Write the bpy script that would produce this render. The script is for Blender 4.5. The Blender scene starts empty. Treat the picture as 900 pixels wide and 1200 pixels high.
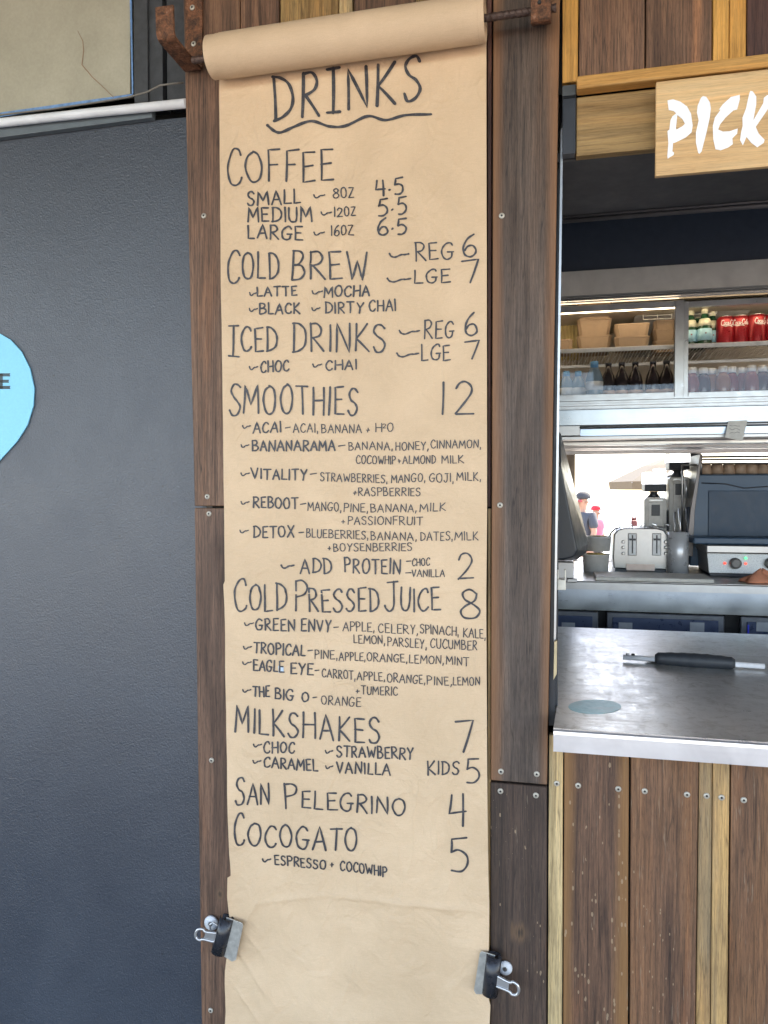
import bpy, bmesh, math, random
from mathutils import Vector, Matrix, noise as mnoise
rad = math.radians
random.seed(7)
S = bpy.context.scene
COL = S.collection

# ------------------------------------------------------------------ camera
F = 900.0                      # focal length in units of the 900x1200 photograph
CAM = Vector((0.0, -1.65, 1.55)); YAW = rad(13.0); PITCH = rad(-1.3)
cam = bpy.data.cameras.new('camera'); camo = bpy.data.objects.new('camera', cam); COL.objects.link(camo)
cam.sensor_fit = 'VERTICAL'; cam.sensor_height = 36.0; cam.lens = 27.0
cam.clip_start = 0.02; cam.clip_end = 5000
camo.location = CAM; camo.rotation_euler = (rad(90) + PITCH, 0, YAW)
S.camera = camo
_f = Vector((-math.sin(YAW)*math.cos(PITCH), math.cos(YAW)*math.cos(PITCH), math.sin(PITCH)))
_r = Vector((math.cos(YAW), math.sin(YAW), 0)); _u = _r.cross(_f)
def at(px, py, Y):             # measured photo point -> place on the real plane y = Y
    d = _f + _r*((px-450)/F) - _u*((py-600)/F)
    return CAM + d*((Y-CAM.y)/d.y)
def onz(px, py, Z):
    d = _f + _r*((px-450)/F) - _u*((py-600)/F)
    return CAM + d*((Z-CAM.z)/d.z)

# ------------------------------------------------------------------ sky, sun, exposure
SUN_EL, SUN_AZ = rad(52), rad(35)     # the sun stands beyond the building: the front is in open shade
w = bpy.data.worlds.new('World'); S.world = w; w.use_nodes = True
nt = w.node_tree; nt.nodes.clear()
sky = nt.nodes.new('ShaderNodeTexSky'); sky.sky_type = 'NISHITA'; sky.sun_disc = False
sky.sun_elevation = SUN_EL; sky.sun_rotation = SUN_AZ
sky.air_density = 0.8; sky.dust_density = 1.6; sky.ozone_density = 0.6
bg = nt.nodes.new('ShaderNodeBackground'); bg.inputs[1].default_value = 0.15
wo = nt.nodes.new('ShaderNodeOutputWorld')
nt.links.new(sky.outputs[0], bg.inputs[0]); nt.links.new(bg.outputs[0], wo.inputs[0])
sl = bpy.data.lights.new('sun', 'SUN'); sl.energy = 3.0; sl.angle = rad(0.6); sl.color = (1, .95, .88)
so = bpy.data.objects.new('sun', sl); COL.objects.link(so)
sd = Vector((math.sin(SUN_AZ)*math.cos(SUN_EL), math.cos(SUN_AZ)*math.cos(SUN_EL), math.sin(SUN_EL)))
so.rotation_euler = sd.to_track_quat('Z', 'Y').to_euler(); so.location = (3, 12, 14)
V = S.view_settings
V.view_transform = 'Standard'; V.look = 'None'; V.gamma = 1; V.exposure = 3.08
try:
    V.use_white_balance = True; V.white_balance_temperature = 7900; V.white_balance_tint = 12
except Exception: pass
S.cycles.max_bounces = 10; S.cycles.transparent_max_bounces = 12

# ------------------------------------------------------------------ materials
def lin(r, g=None, b=None):
    if g is None: g = b = r
    return (r, g, b, 1)
class NT:
    def __init__(s, name):
        s.m = bpy.data.materials.new(name); s.m.use_nodes = True
        s.t = s.m.node_tree; s.b = s.t.nodes['Principled BSDF']
    def n(s, typ, **k):
        o = s.t.nodes.new('ShaderNode'+typ)
        for a, v in k.items():
            if a.startswith('i_'):
                key = a[2:]; key = int(key) if key.isdigit() else key
                o.inputs[key].default_value = v
            else: setattr(o, a, v)
        return o
    def l(s, a, b): s.t.links.new(a, b)
    def coords(s, scale=(1,1,1), rnd=True, kind='Object'):
        tc = s.n('TexCoord'); out = tc.outputs[kind]
        if rnd:
            oi = s.n('ObjectInfo'); mul = s.n('VectorMath', operation='SCALE'); mul.inputs[0].default_value = (13.7, 7.1, 21.3)
            s.l(oi.outputs['Random'], mul.inputs['Scale'])
            ad = s.n('VectorMath', operation='ADD'); s.l(out, ad.inputs[0]); s.l(mul.outputs[0], ad.inputs[1]); out = ad.outputs[0]
        mp = s.n('Mapping'); mp.inputs['Scale'].default_value = scale; s.l(out, mp.inputs[0])
        return mp.outputs[0]
    def noise(s, vec, scale, detail=4, rough=.55, dist=0):
        o = s.n('TexNoise'); o.inputs['Scale'].default_value = scale; o.inputs['Detail'].default_value = detail
        o.inputs['Roughness'].default_value = rough; o.inputs['Distortion'].default_value = dist
        s.l(vec, o.inputs['Vector']); return o.outputs['Fac']
    def ramp(s, fac, pts):
        r = s.n('ValToRGB'); e = r.color_ramp.elements
        while len(e) < len(pts): e.new(.5)
        for k, (p, c) in enumerate(pts):
            e[k].position = p; e[k].color = c if len(c) == 4 else (*c, 1)
        s.l(fac, r.inputs[0]); return r.outputs[0]
    def mix(s, fac, a, b, blend='MIX'):
        o = s.n('Mix', data_type='RGBA', blend_type=blend)
        if hasattr(fac, 'links'): s.l(fac, o.inputs[0])
        else: o.inputs[0].default_value = fac
        for v, i in ((a, 6), (b, 7)):
            if hasattr(v, 'links'): s.l(v, o.inputs[i])
            else: o.inputs[i].default_value = v
        return o.outputs[2]
    def math(s, op, a, b=0., c=None):
        o = s.n('Math', operation=op)
        for i, v in enumerate((a, b) if c is None else (a, b, c)):
            if hasattr(v, 'links'): s.l(v, o.inputs[i])
            else: o.inputs[i].default_value = v
        return o.outputs[0]
    def bump(s, h, strength=.3, dist=.001, prev=None):
        o = s.n('Bump'); o.inputs['Strength'].default_value = strength; o.inputs['Distance'].default_value = dist
        s.l(h, o.inputs['Height'])
        if prev is not None: s.l(prev, o.inputs['Normal'])
        return o.outputs[0]
    def fin(s, col=None, rough=None, normal=None, metal=None):
        for v, k in ((col, 'Base Color'), (rough, 'Roughness'), (metal, 'Metallic'), (normal, 'Normal')):
            if v is None: continue
            if hasattr(v, 'links'): s.l(v, s.b.inputs[k])
            else: s.b.inputs[k].default_value = v
        return s.m

def wood(name, dark, mid, light, tint=None, tint_amt=.5, edge=None, drips=0, axis='z', rough=.6, grain=1., knots=(), gm=1., vr=(.78,1.2)):
    M = NT(name)
    def sc(a, b): return (a, a, b) if axis == 'z' else (b, a, a)
    v1 = M.coords(sc(34, 1.6)); g1 = M.noise(v1, 1.0*grain, 9, .66, 1.1)
    v2 = M.coords(sc(300, 6.5)); g2 = M.noise(v2, 1.0, 7, .8, .3)
    v4 = M.coords(sc(620, 42)); g4 = M.noise(v4, 1.0, 2, .6)
    v3 = M.coords(sc(9, 1.1)); g3 = M.noise(v3, 1.0, 3, .5, .4)
    col = M.ramp(g1, [(.28, dark), (.5, mid), (.74, light)])
    col = M.mix(M.math('MULTIPLY', M.ramp(g3, [(.38, (0,0,0)), (.66, (1,1,1))]), tint_amt), col, lin(*(tint or dark)))
    col = M.mix(.75*gm, col, M.ramp(g2, [(.36, (.35,.33,.32)), (.5, (.95,.95,.95)), (.64, (1.5,1.45,1.35))]), 'MULTIPLY')
    col = M.mix(.5*gm, col, M.ramp(g4, [(.36, (.4,.38,.36)), (.48, (1.08,1.08,1.08))]), 'MULTIPLY')
    g6 = M.noise(M.coords(sc(14, 1.5)), 1.0, 5, .6, 1.2); col = M.mix(.8*gm, col, M.ramp(g6, [(.34, (.50,.47,.46)), (.48, (1,1,1)), (.58, (1.06,1.0,.95)), (.72, (1.7,1.4,1.1))]), 'MULTIPLY')
    g7 = M.noise(M.coords(sc(60, 1.2)), 1.0, 2, .5, .8); crk = M.ramp(M.math('ABSOLUTE', M.math('SUBTRACT', g7, .5)), [(.0, (.15,.13,.12)), (.006, (.5,.5,.5)), (.014, (1,1,1))])
    col = M.mix(.65*gm, col, crk, 'MULTIPLY')
    oi = M.n('ObjectInfo'); hs = M.n('HueSaturation'); hs.inputs['Saturation'].default_value = 1
    mr = M.n('MapRange'); mr.inputs[3].default_value = vr[0]; mr.inputs[4].default_value = vr[1]
    M.l(oi.outputs['Random'], mr.inputs[0]); M.l(mr.outputs[0], hs.inputs['Value']); M.l(col, hs.inputs['Color']); col = hs.outputs[0]
    if edge:
        tc = M.n('TexCoord'); sx = M.n('SeparateXYZ'); M.l(tc.outputs['Generated'], sx.inputs[0])
        d = M.math('ABSOLUTE', M.math('SUBTRACT', sx.outputs[0], .46)); d = M.math('ADD', d, M.math('MULTIPLY', g3, .22))
        fac = M.ramp(d, [(.38, (0,0,0)), (.54, (1,1,1))])
        col = M.mix(M.math('MULTIPLY', fac, .8), col, M.mix(.5, lin(*edge), M.ramp(g2, [(.3, (.45,.45,.45)), (.65, (1.1,1.1,1.1))]), 'MULTIPLY'))
    hgt = M.math('ADD', M.math('MULTIPLY', g1, .6), g2)
    if drips:
        vv = M.coords((150, 150, 62)); vo = M.n('TexVoronoi'); vo.inputs['Randomness'].default_value = 1; vo.inputs['Scale'].default_value = 1; M.l(vv, vo.inputs['Vector'])
        sc_ = M.n('SeparateColor'); M.l(vo.outputs['Color'], sc_.inputs[0])
        big = M.noise(M.coords((7, 7, 3)), 1, 2)
        sel = M.math('GREATER_THAN', M.math('ADD', M.math('MULTIPLY', sc_.outputs[0], .8), M.math('MULTIPLY', M.math('SUBTRACT', big, .5), 2.2)), 1.02 - drips*.16)
        rr = M.math('MULTIPLY', M.math('POWER', sc_.outputs[1], 3.), .34)
        mk = M.math('MULTIPLY', M.math('LESS_THAN', vo.outputs['Distance'], M.math('ADD', rr, .06)), sel)
        col = M.mix(M.math('MULTIPLY', mk, .7), col, lin(.34, .24, .15))
        v5 = M.coords((230, 230, 14)); s5 = M.ramp(M.noise(v5, 1, 3, .6), [(.645, (0,0,0)), (.70, (1,1,1))])
        col = M.mix(M.math('MULTIPLY', s5, .35), col, lin(.30, .24, .17))
    for kx, kz, kr in knots:
        tc = M.n('TexCoord'); sx = M.n('SeparateXYZ'); M.l(tc.outputs['Object'], sx.inputs[0])
        dx = M.math('DIVIDE', M.math('SUBTRACT', sx.outputs[0], kx+.4), kr); dz = M.math('DIVIDE', M.math('SUBTRACT', sx.outputs[2], kz), kr*1.3)
        d = M.math('SQRT', M.math('ADD', M.math('MULTIPLY', dx, dx), M.math('MULTIPLY', dz, dz)))
        d = M.math('ADD', d, M.math('MULTIPLY', M.math('SUBTRACT', g2, .5), 1.5))
        d = M.math('ADD', d, M.math('MULTIPLY', M.math('SUBTRACT', g1, .5), 1.2))
        k = M.ramp(d, [(.0, (.02,.014,.01)), (.2, (.06,.036,.02)), (.4, (.15,.085,.045)), (.7, (.09,.055,.035)), (1., (.06,.045,.035))])
        col = M.mix(M.ramp(d, [(.5, (.7,.7,.7)), (.95, (0,0,0))]), col, k)
    n = M.bump(hgt, .5, .0014)
    rg = M.ramp(g1, [(.3, lin(rough+.12)), (.7, lin(rough-.08))])
    return M.fin(col, rg, n)

def plain(name, c, rough=.5, metal=0, var=.12, scale=30, bump=.1, bd=.0008, spec=None):
    M = NT(name); v = M.coords((1,1,1)); g = M.noise(v, scale, 5, .6)
    col = M.mix(1, lin(*c), M.ramp(g, [(.3, lin(1-var)), (.7, lin(1+var))]), 'MULTIPLY')
    rg = M.ramp(g, [(.3, lin(max(0, rough-.06))), (.7, lin(min(1, rough+.08)))])
    m = M.fin(col, rg, M.bump(g, bump, bd), metal)
    if spec is not None: M.b.inputs['Specular IOR Level'].default_value = spec
    return m
def steel(name, c=(.56,.57,.585), rough=.27, axis='x', smudge=.12, wave=0):
    M = NT(name); s = (1.5, 60, 260) if axis == 'x' else (260, 60, 1.5)
    if axis == 'h': s = (2, 260, 260)
    g = M.noise(M.coords(s), 1, 4, .7); b = M.noise(M.coords((1,1,1)), 9, 4, .6, .5)
    col = M.mix(1, lin(*c), M.ramp(b, [(.3, lin(.84)), (.7, lin(1.05))]), 'MULTIPLY')
    rg = M.math('ADD', M.math('MULTIPLY', g, .14), M.math('ADD', M.math('MULTIPLY', b, smudge), rough-.12))
    nn = M.bump(g, .12, .0003)
    if axis == 'h':
        for k_, s_ in enumerate(((2.5, 130, 1), (40, 9, 1))):
            sv_ = M.noise(M.coords(s_), 1, 5, .8, .5); rg = M.math('ADD', rg, M.math('MULTIPLY', M.math('SUBTRACT', sv_, .5), .35))
        sm_ = M.noise(M.coords((1,1,1)), 22, 6, .75, 1.5); col = M.mix(.8, col, M.ramp(sm_, [(.36, (.72,.70,.66)), (.5, (1,1,1)), (.66, (1.06,1.06,1.06))]), 'MULTIPLY')
        scr = M.noise(M.coords((14, 420, 1)), 1, 2, .5, .6); col = M.mix(.4, col, M.ramp(scr, [(.68, (1,1,1)), (.72, (.45,.43,.4))]), 'MULTIPLY')
        M.m.node_tree
    if wave: nn = M.bump(M.noise(M.coords((1,1,1)), 5, 1), wave, .01, nn)
    m = M.fin(col, rg, nn, 1.0); M.b.inputs['Anisotropic'].default_value = .4
    return m
def emis(name, c, st):
    M = NT(name); M.b.inputs['Emission Color'].default_value = lin(*c); M.b.inputs['Emission Strength'].default_value = st
    M.b.inputs['Base Color'].default_value = lin(*c); return M.m
def glass(name, tint=(1,1,1), rough=.02, alpha=.12):
    # thin clear pane: mostly see-through, with a real reflection
    m = bpy.data.materials.new(name); m.use_nodes = True; t = m.node_tree; t.nodes.clear()
    o = t.nodes.new('ShaderNodeOutputMaterial'); tr = t.nodes.new('ShaderNodeBsdfTransparent'); tr.inputs[0].default_value = lin(*tint)
    gl = t.nodes.new('ShaderNodeBsdfGlossy'); gl.inputs['Roughness'].default_value = rough; gl.inputs[0].default_value = (.34,.37,.41,1)
    fr = t.nodes.new('ShaderNodeFresnel'); fr.inputs[0].default_value = 1.5
    nz = t.nodes.new('ShaderNodeTexNoise'); nz.inputs['Scale'].default_value = 6
    ml = t.nodes.new('ShaderNodeMath'); ml.operation = 'MULTIPLY_ADD'; ml.inputs[1].default_value = .01; t.links.new(nz.outputs[0], ml.inputs[0]); t.links.new(fr.outputs[0], ml.inputs[2])
    mx = t.nodes.new('ShaderNodeMixShader'); t.links.new(ml.outputs[0], mx.inputs[0]); t.links.new(tr.outputs[0], mx.inputs[1]); t.links.new(gl.outputs[0], mx.inputs[2])
    t.links.new(mx.outputs[0], o.inputs[0]); return m

kn1 = at(609, 1093, 0); kn2 = at(258, 1048, 0); kn3 = at(591, 1128, 0)
WD = {
 'brown': wood('wood_brown', (.052,.027,.018), (.145,.076,.046), (.26,.14,.08), (.13,.075,.045), .5, drips=0),
 'brownk': wood('wood_brown_knotted', (.048,.025,.017), (.125,.068,.044), (.20,.11,.068), (.15,.08,.05), .4, knots=[(kn2.x, kn2.z, .016)]),
 'post': wood('wood_post', (.055,.034,.024), (.13,.085,.062), (.205,.135,.095), (.105,.085,.076), .5, edge=(.27,.125,.055)),
 'postlow': wood('wood_post_low', (.034,.021,.015), (.088,.056,.041), (.165,.10,.068), (.07,.04,.03), .5, drips=.7, knots=[(kn1.x, kn1.z, .026), (kn3.x, kn3.z, .012)]),
 'drip': wood('wood_splashed', (.055,.028,.018), (.165,.083,.048), (.29,.15,.085), (.26,.12,.045), .5, drips=1.),
 'dripgold': wood('wood_splashed_gold_edge', (.055,.028,.018), (.165,.084,.050), (.29,.152,.09), (.13,.068,.038), .5, edge=(.27,.13,.045), drips=1.),
 'gold': wood('wood_golden', (.34,.16,.035), (.56,.29,.07), (.68,.39,.12), (.46,.22,.05), .5, gm=.55, vr=(.95,1.1)),
 'olive': wood('wood_olive', (.13,.075,.025), (.26,.16,.06), (.36,.24,.10), (.2,.12,.045), .5),
 'pale': wood('wood_pale_batten', (.18,.13,.065), (.50,.37,.19), (.66,.50,.28), (.17,.13,.08), .6, drips=.2, gm=.75, vr=(1.0,1.15)),
 'goldbat': wood('wood_weathered_gold', (.20,.12,.05), (.56,.33,.12), (.72,.43,.15), (.16,.13,.09), .7, drips=.3, gm=.75, vr=(1.0,1.2)),
 'maroon': wood('wood_maroon', (.05,.022,.018), (.10,.045,.036), (.14,.07,.055), None, .3),
 'trim': wood('wood_trim', (.40,.19,.05), (.60,.32,.09), (.70,.41,.14), (.50,.24,.06), .5, axis='x', gm=.5),
 'fascia': wood('wood_fascia', (.19,.11,.04), (.33,.21,.085), (.42,.28,.12), (.24,.14,.05), .5, axis='x', gm=.5),
 'sign': wood('wood_sign', (.44,.25,.10), (.66,.44,.22), (.74,.53,.29), (.58,.34,.15), .4, axis='x', rough=.45, gm=.35),
}
def mat_paper(name, col=(.65,.475,.315), crease=2.6):
    M = NT(name); v = M.coords((1,1,1), rnd=False)
    a = M.noise(v, 4, 5, .6, .6); f = M.noise(v, 700, 3, .6); c = M.noise(v, 11, 3, .5, 1.6); fb = M.noise(M.coords((60, 60, 900), False), 1, 3, .6)
    cc = M.mix(1, lin(*col), M.ramp(a, [(.3, (.90,.885,.86)), (.7, (1.07,1.07,1.07))]), 'MULTIPLY')
    cc = M.mix(.4, cc, M.ramp(f, [(.3, (.82,.80,.76)), (.7, (1.1,1.1,1.1))]), 'MULTIPLY')
    cc = M.mix(.25, cc, M.ramp(fb, [(.3, (.8,.8,.8)), (.7, (1.1,1.1,1.1))]), 'MULTIPLY')
    w1 = M.noise(M.coords((5, 5, 3.2), False), 1, 2, .5, 1.2); rdg = M.ramp(M.math('ABSOLUTE', M.math('SUBTRACT', w1, .5)), [(.0, (1,1,1)), (.012, (.35,.35,.35)), (.05, (0,0,0))])
    w2 = M.noise(M.coords((13, 13, 9), False), 1, 2, .5, 1.5); rd2 = M.ramp(M.math('ABSOLUTE', M.math('SUBTRACT', w2, .5)), [(.0, (1,1,1)), (.03, (.3,.3,.3)), (.08, (0,0,0))])
    msk = M.ramp(M.noise(M.coords((3, 3, 3), False), 1, 2), [(.45, (0,0,0)), (.6, (1,1,1))])
    hh = M.math('MULTIPLY', M.math('ADD', rdg, M.math('MULTIPLY', rd2, .4)), msk)
    n = M.bump(c, .3*crease, .009); n = M.bump(hh, .14*crease, .004, n); n = M.bump(f, .25, .0003, n)
    m = M.fin(cc, .62, n); M.b.inputs['Specular IOR Level'].default_value = .35
    return m
PAPER = mat_paper('kraft_paper'); ROLLM = mat_paper('kraft_roll', (.64,.475,.325), .3)
INK = NT('marker_ink'); _g = INK.noise(INK.coords((1,1,1), False), 120, 5, .75)
INK = INK.fin(INK.ramp(_g, [(.32, (.022,.022,.03)), (.55, (.045,.045,.052)), (.72, (.13,.115,.11))]), .5)
def mat_render():
    M = NT('black_render'); v = M.coords((1,1,1), False)
    a = M.noise(v, 230, 4, .6, .4); b = M.noise(v, 60, 3, .5); c = M.noise(v, 2.2, 4, .55, .5); sc = M.noise(M.coords((30,30,90), False), 1, 4, .7)
    col = M.mix(1, lin(.027,.036,.052), M.ramp(c, [(.3, (.84,.85,.88)), (.7, (1.16,1.16,1.15))]), 'MULTIPLY')
    col = M.mix(.35, col, M.ramp(a, [(.36, (.45,.45,.45)), (.6, (1.25,1.25,1.25))]), 'MULTIPLY')
    vo = M.n('TexVoronoi'); vo.inputs['Scale'].default_value = 16; M.l(v, vo.inputs['Vector'])
    col = M.mix(M.math('MULTIPLY', M.math('LESS_THAN', vo.outputs['Distance'], .045), .8), col, lin(.012))
    scf = M.ramp(sc, [(.64, (0,0,0)), (.72, (1,1,1))]); pt = M.ramp(M.noise(v, 3.7, 3, .6), [(.52, (0,0,0)), (.62, (1,1,1))])
    col = M.mix(M.math('MULTIPLY', M.math('MULTIPLY', scf, pt), .35), col, lin(.14,.15,.17))
    h = M.math('ADD', a, M.math('MULTIPLY', b, .35))
    n = M.bump(h, .5, .0026); n = M.bump(c, .15, .01, n)
    m = M.fin(col, M.ramp(M.math('ADD', M.math('MULTIPLY', c, .6), M.math('MULTIPLY', M.noise(v, 9, 5, .7, 1.), .4)), [(.38, lin(.33)), (.62, lin(.46))]), n); M.b.inputs['Specular IOR Level'].default_value = .85
    return m
RENDERM = mat_render()
def mat_rust():
    M = NT('rusty_iron'); v = M.coords((1,1,1)); a = M.noise(v, 55, 6, .7, .5); b = M.noise(v, 300, 3, .6)
    col = M.ramp(a, [(.3, (.035,.022,.018)), (.45, (.12,.055,.03)), (.58, (.24,.10,.05)), (.72, (.34,.2,.14))])
    col = M.mix(.5, col, M.ramp(b, [(.35, (.5,.5,.5)), (.65, (1.15,1.15,1.15))]), 'MULTIPLY')
    return M.fin(col, .75, M.bump(M.math('ADD', a, b), .7, .0018), .25)
RUST = mat_rust()
STEEL = steel('brushed_steel', (.34,.345,.35), .32); STEELH = steel('counter_steel', (.70,.69,.68), .30, 'h', .24, .15)
STEELD = steel('dull_steel', (.42,.42,.42), .38); CHROME = steel('bright_steel', (.62,.63,.64), .3, 'z'); CHROME.node_tree.nodes['Principled BSDF'].inputs['Metallic'].default_value = .8
STEELB = steel('fridge_fascia_steel', (.74,.73,.70), .36, 'x', .1, .5); STEELB.node_tree.nodes['Principled BSDF'].inputs['Metallic'].default_value = .35
ALU = plain('aluminium_frame', (.40,.42,.44), .33, .9, .06)
BLACKP = plain('black_plastic', (.024,.029,.038), .38)
DARKP = plain('dark_painted_board', (.032,.033,.038), .5, bump=.15)
NAVY = plain('navy_painted_board', (.035,.05,.078), .42)
BACKM = plain('black_backing', (.006,.006,.006), .8)
WHITE = plain('white_enamel', (.75,.76,.76), .35); PVC = plain('white_pvc', (.66,.69,.72), .38, var=.1, scale=14)
GLASS = glass('thin_glass'); CREAM = plain('cream_liner', (.55,.50,.42), .5)
SKIN = plain('skin', (.42,.24,.17), .5); SCREWM = plain('screw_head', (.45,.42,.36), .4, .3); DARKDOT = plain('screw_recess', (.02,.02,.02), .6)
KRAFT = plain('kraft_card', (.33,.235,.155), .65, var=.1, scale=50)

# ------------------------------------------------------------------ mesh builder
class MB:
    def __init__(s): s.v = []; s.f = []; s.mi = []; s.sm = []
    def add(s, vs, fs, mi=0, smooth=False):
        o = len(s.v); s.v += [Vector(p) for p in vs]
        for f in fs: s.f.append([o+i for i in f]); s.mi.append(mi); s.sm.append(smooth)
        return s
    def box(s, x0, x1, y0, y1, z0, z1, mi=0):
        vs = [(x,y,z) for x in (x0,x1) for y in (y0,y1) for z in (z0,z1)]
        return s.add(vs, [(0,1,3,2),(4,6,7,5),(0,4,5,1),(2,3,7,6),(0,2,6,4),(1,5,7,3)], mi)
    def prism(s, a, b, mi=0, smooth=False):        # two matching outlines joined
        n = len(a); fs = [tuple(range(n)), tuple(range(2*n-1, n-1, -1))]
        o = len(s.v); s.v += [Vector(p) for p in a] + [Vector(p) for p in b]
        for f in fs: s.f.append([o+i for i in f]); s.mi.append(mi); s.sm.append(False)
        for i in range(n):
            j = (i+1) % n; s.f.append([o+i, o+n+i, o+n+j, o+j]); s.mi.append(mi); s.sm.append(smooth)
        return s
    def lathe(s, prof, c=(0,0,0), n=20, axis='z', mi=0, smooth=True, sx=1, sy=1):
        c = Vector(c); o = len(s.v)
        for r, h in prof:
            for k in range(n):
                a = 2*math.pi*k/n; p = (r*sx*math.cos(a), r*sy*math.sin(a), h)
                if axis == 'x': p = (p[2], p[0], p[1])
                if axis == 'y': p = (p[0], p[2], p[1])
                s.v.append(c+Vector(p))
        for i in range(len(prof)-1):
            for k in range(n):
                s.f.append([o+i*n+k, o+i*n+(k+1)%n, o+(i+1)*n+(k+1)%n, o+(i+1)*n+k]); s.mi.append(mi); s.sm.append(smooth)
        for i, r in ((0, prof[0][0]), (len(prof)-1, prof[-1][0])):
            if r > 1e-6: s.f.append([o+i*n+k for k in range(n)]); s.mi.append(mi); s.sm.append(False)
        return s
    def tube(s, pts, r, n=8, mi=0, closed=False):
        pts = [Vector(p) for p in pts]; o = len(s.v); m = len(pts)
        rs = r if isinstance(r, (list, tuple)) else [r]*m
        ref = None
        for i, p in enumerate(pts):
            a = pts[(i-1) % m] if (i > 0 or closed) else p; b = pts[(i+1) % m] if (i < m-1 or closed) else p
            t = (b-a).normalized()
            if ref is None: ref = Vector((0,0,1)) if abs(t.z) < .9 else Vector((1,0,0))
            u = ref - t*ref.dot(t); u.normalize(); ref = u; v = t.cross(u)
            for k in range(n):
                an = 2*math.pi*k/n; s.v.append(p + (u*math.cos(an)+v*math.sin(an))*rs[i])
        for i in range(m if closed else m-1):
            j = (i+1) % m
            for k in range(n): s.f.append([o+i*n+k, o+i*n+(k+1)%n, o+j*n+(k+1)%n, o+j*n+k]); s.mi.append(mi); s.sm.append(True)
        if not closed:
            for i in (0, m-1): s.f.append([o+i*n+k for k in range(n)]); s.mi.append(mi); s.sm.append(False)
        return s
    def strap(s, prof, t, x0, x1, mi=0):           # bent flat bar: profile in (y,z), thickness t, width x0..x1
        L = []; R = []
        for i, (y, z) in enumerate(prof):
            d = Vector((0,0))
            if i > 0: d += (Vector(prof[i])-Vector(prof[i-1])).normalized()
            if i < len(prof)-1: d += (Vector(prof[i+1])-Vector(prof[i])).normalized()
            d.normalize(); n = Vector((-d.y, d.x))*t/2
            L.append((y+n.x, z+n.y)); R.append((y-n.x, z-n.y))
        o = len(s.v)
        for (a, b) in zip(L, R):
            s.v += [Vector((x0,*a)), Vector((x1,*a)), Vector((x1,*b)), Vector((x0,*b))]
        for i in range(len(prof)-1):
            for k in range(4):
                s.f.append([o+4*i+k, o+4*i+(k+1)%4, o+4*i+4+(k+1)%4, o+4*i+4+k]); s.mi.append(mi); s.sm.append(False)
        s.f += [[o,o+1,o+2,o+3], [len(s.v)-4+k for k in range(4)]]; s.mi += [mi,mi]; s.sm += [False,False]
        return s
    def xf(s, M):
        s.v = [M @ p for p in s.v]; return s
BASE = {}
def build(name, mb, mats, parent=None, bev=0, seg=2, label=None, kind=None, origin=None):
    me = bpy.data.meshes.new(name)
    if not isinstance(mats, (list, tuple)): mats = [mats]
    base = BASE[parent.name] if parent else Vector(origin or (0,0,0))
    me.from_pydata([p-base for p in mb.v], [], mb.f); me.update()
    for m in mats: me.materials.append(m)
    for p, i, sm in zip(me.polygons, mb.mi, mb.sm): p.material_index = i; p.use_smooth = sm
    bm = bmesh.new(); bm.from_mesh(me); bmesh.ops.recalc_face_normals(bm, faces=bm.faces); bm.to_mesh(me); bm.free()
    o = bpy.data.objects.new(name, me); COL.objects.link(o)
    if parent: o.parent = parent
    else: o.location = base
    BASE[o.name] = base
    if bev:
        b = o.modifiers.new('bevel', 'BEVEL'); b.width = bev; b.segments = seg; b.limit_method = 'ANGLE'; b.angle_limit = rad(40)
    if label: o['label'] = label
    if kind: o['kind'] = kind
    return o
def thing(name, label, cat, loc, group=None):
    o = bpy.data.objects.new(name, None); COL.objects.link(o); o.location = loc; o.empty_display_size = .05
    BASE[o.name] = Vector(loc); o['label'] = label; o['category'] = cat
    if group: o['group'] = group
    return o
def tag(o, label, cat, group=None):
    o['label'] = label; o['category'] = cat
    if group: o['group'] = group
    return o
def dup(root, loc, label, group=None, rz=None, scale=None):
    r = root.copy(); COL.objects.link(r); r.location = loc; r['label'] = label
    if group: r['group'] = group
    if rz is not None: r.rotation_euler = (0,0,rz)
    if scale: r.scale = (scale,)*3 if not isinstance(scale, tuple) else scale
    BASE[r.name] = Vector(loc)
    for ch in list(root.children):
        c = ch.copy(); COL.objects.link(c); c.parent = r
        for g in list(ch.children):
            d = g.copy(); COL.objects.link(d); d.parent = c
    return r
def quad_slab(c4, Y, t, nz=1):
    """outline of four photo-measured corners on plane y=Y, thickness t behind it"""
    p = [at(x, y, Y) for x, y in c4]
    return MB().prism(p, [q+Vector((0,t,0)) for q in p])

# ------------------------------------------------------------------ the setting
build('ground', MB().add([(-300,-300,0),(300,-300,0),(300,16,0),(-300,16,0)], [(0,1,2,3)]), plain('pale_paving', (.24,.22,.20), .8, var=.2, scale=6), kind='structure')
M = NT('sea_water'); v = M.coords((1,1,1), False); g = M.noise(v, .8, 5, .6)
SEA = M.fin(M.ramp(g, [(.3, (.08,.17,.21)), (.7, (.15,.27,.31))]), .22, M.bump(g, .5, .2))
build('sea', MB().add([(-2500,16,-.5),(2500,16,-.5),(2500,4500,-.5),(-2500,4500,-.5)], [(0,1,2,3)]), SEA, kind='structure')

XL = -4.0; XR = 3.2
Zc = at(648, 853, -.10).z                     # counter height
# rendered wall on the left
RY = .030
o = build('rendered_wall', MB().prism([(XL,RY,0),(at(242,600,RY).x,RY,0),(at(242,600,RY).x,RY,at(218,138,RY).z),(XL,RY,at(216,138,RY).z+.06)],
          [(XL,.2,0),(at(242,600,RY).x,.2,0),(at(242,600,RY).x,.2,at(218,138,RY).z),(XL,.2,at(216,138,RY).z+.06)]), RENDERM)
tag(o, 'black textured rendered wall left of the timber post, below the white pipe', 'wall')
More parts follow.
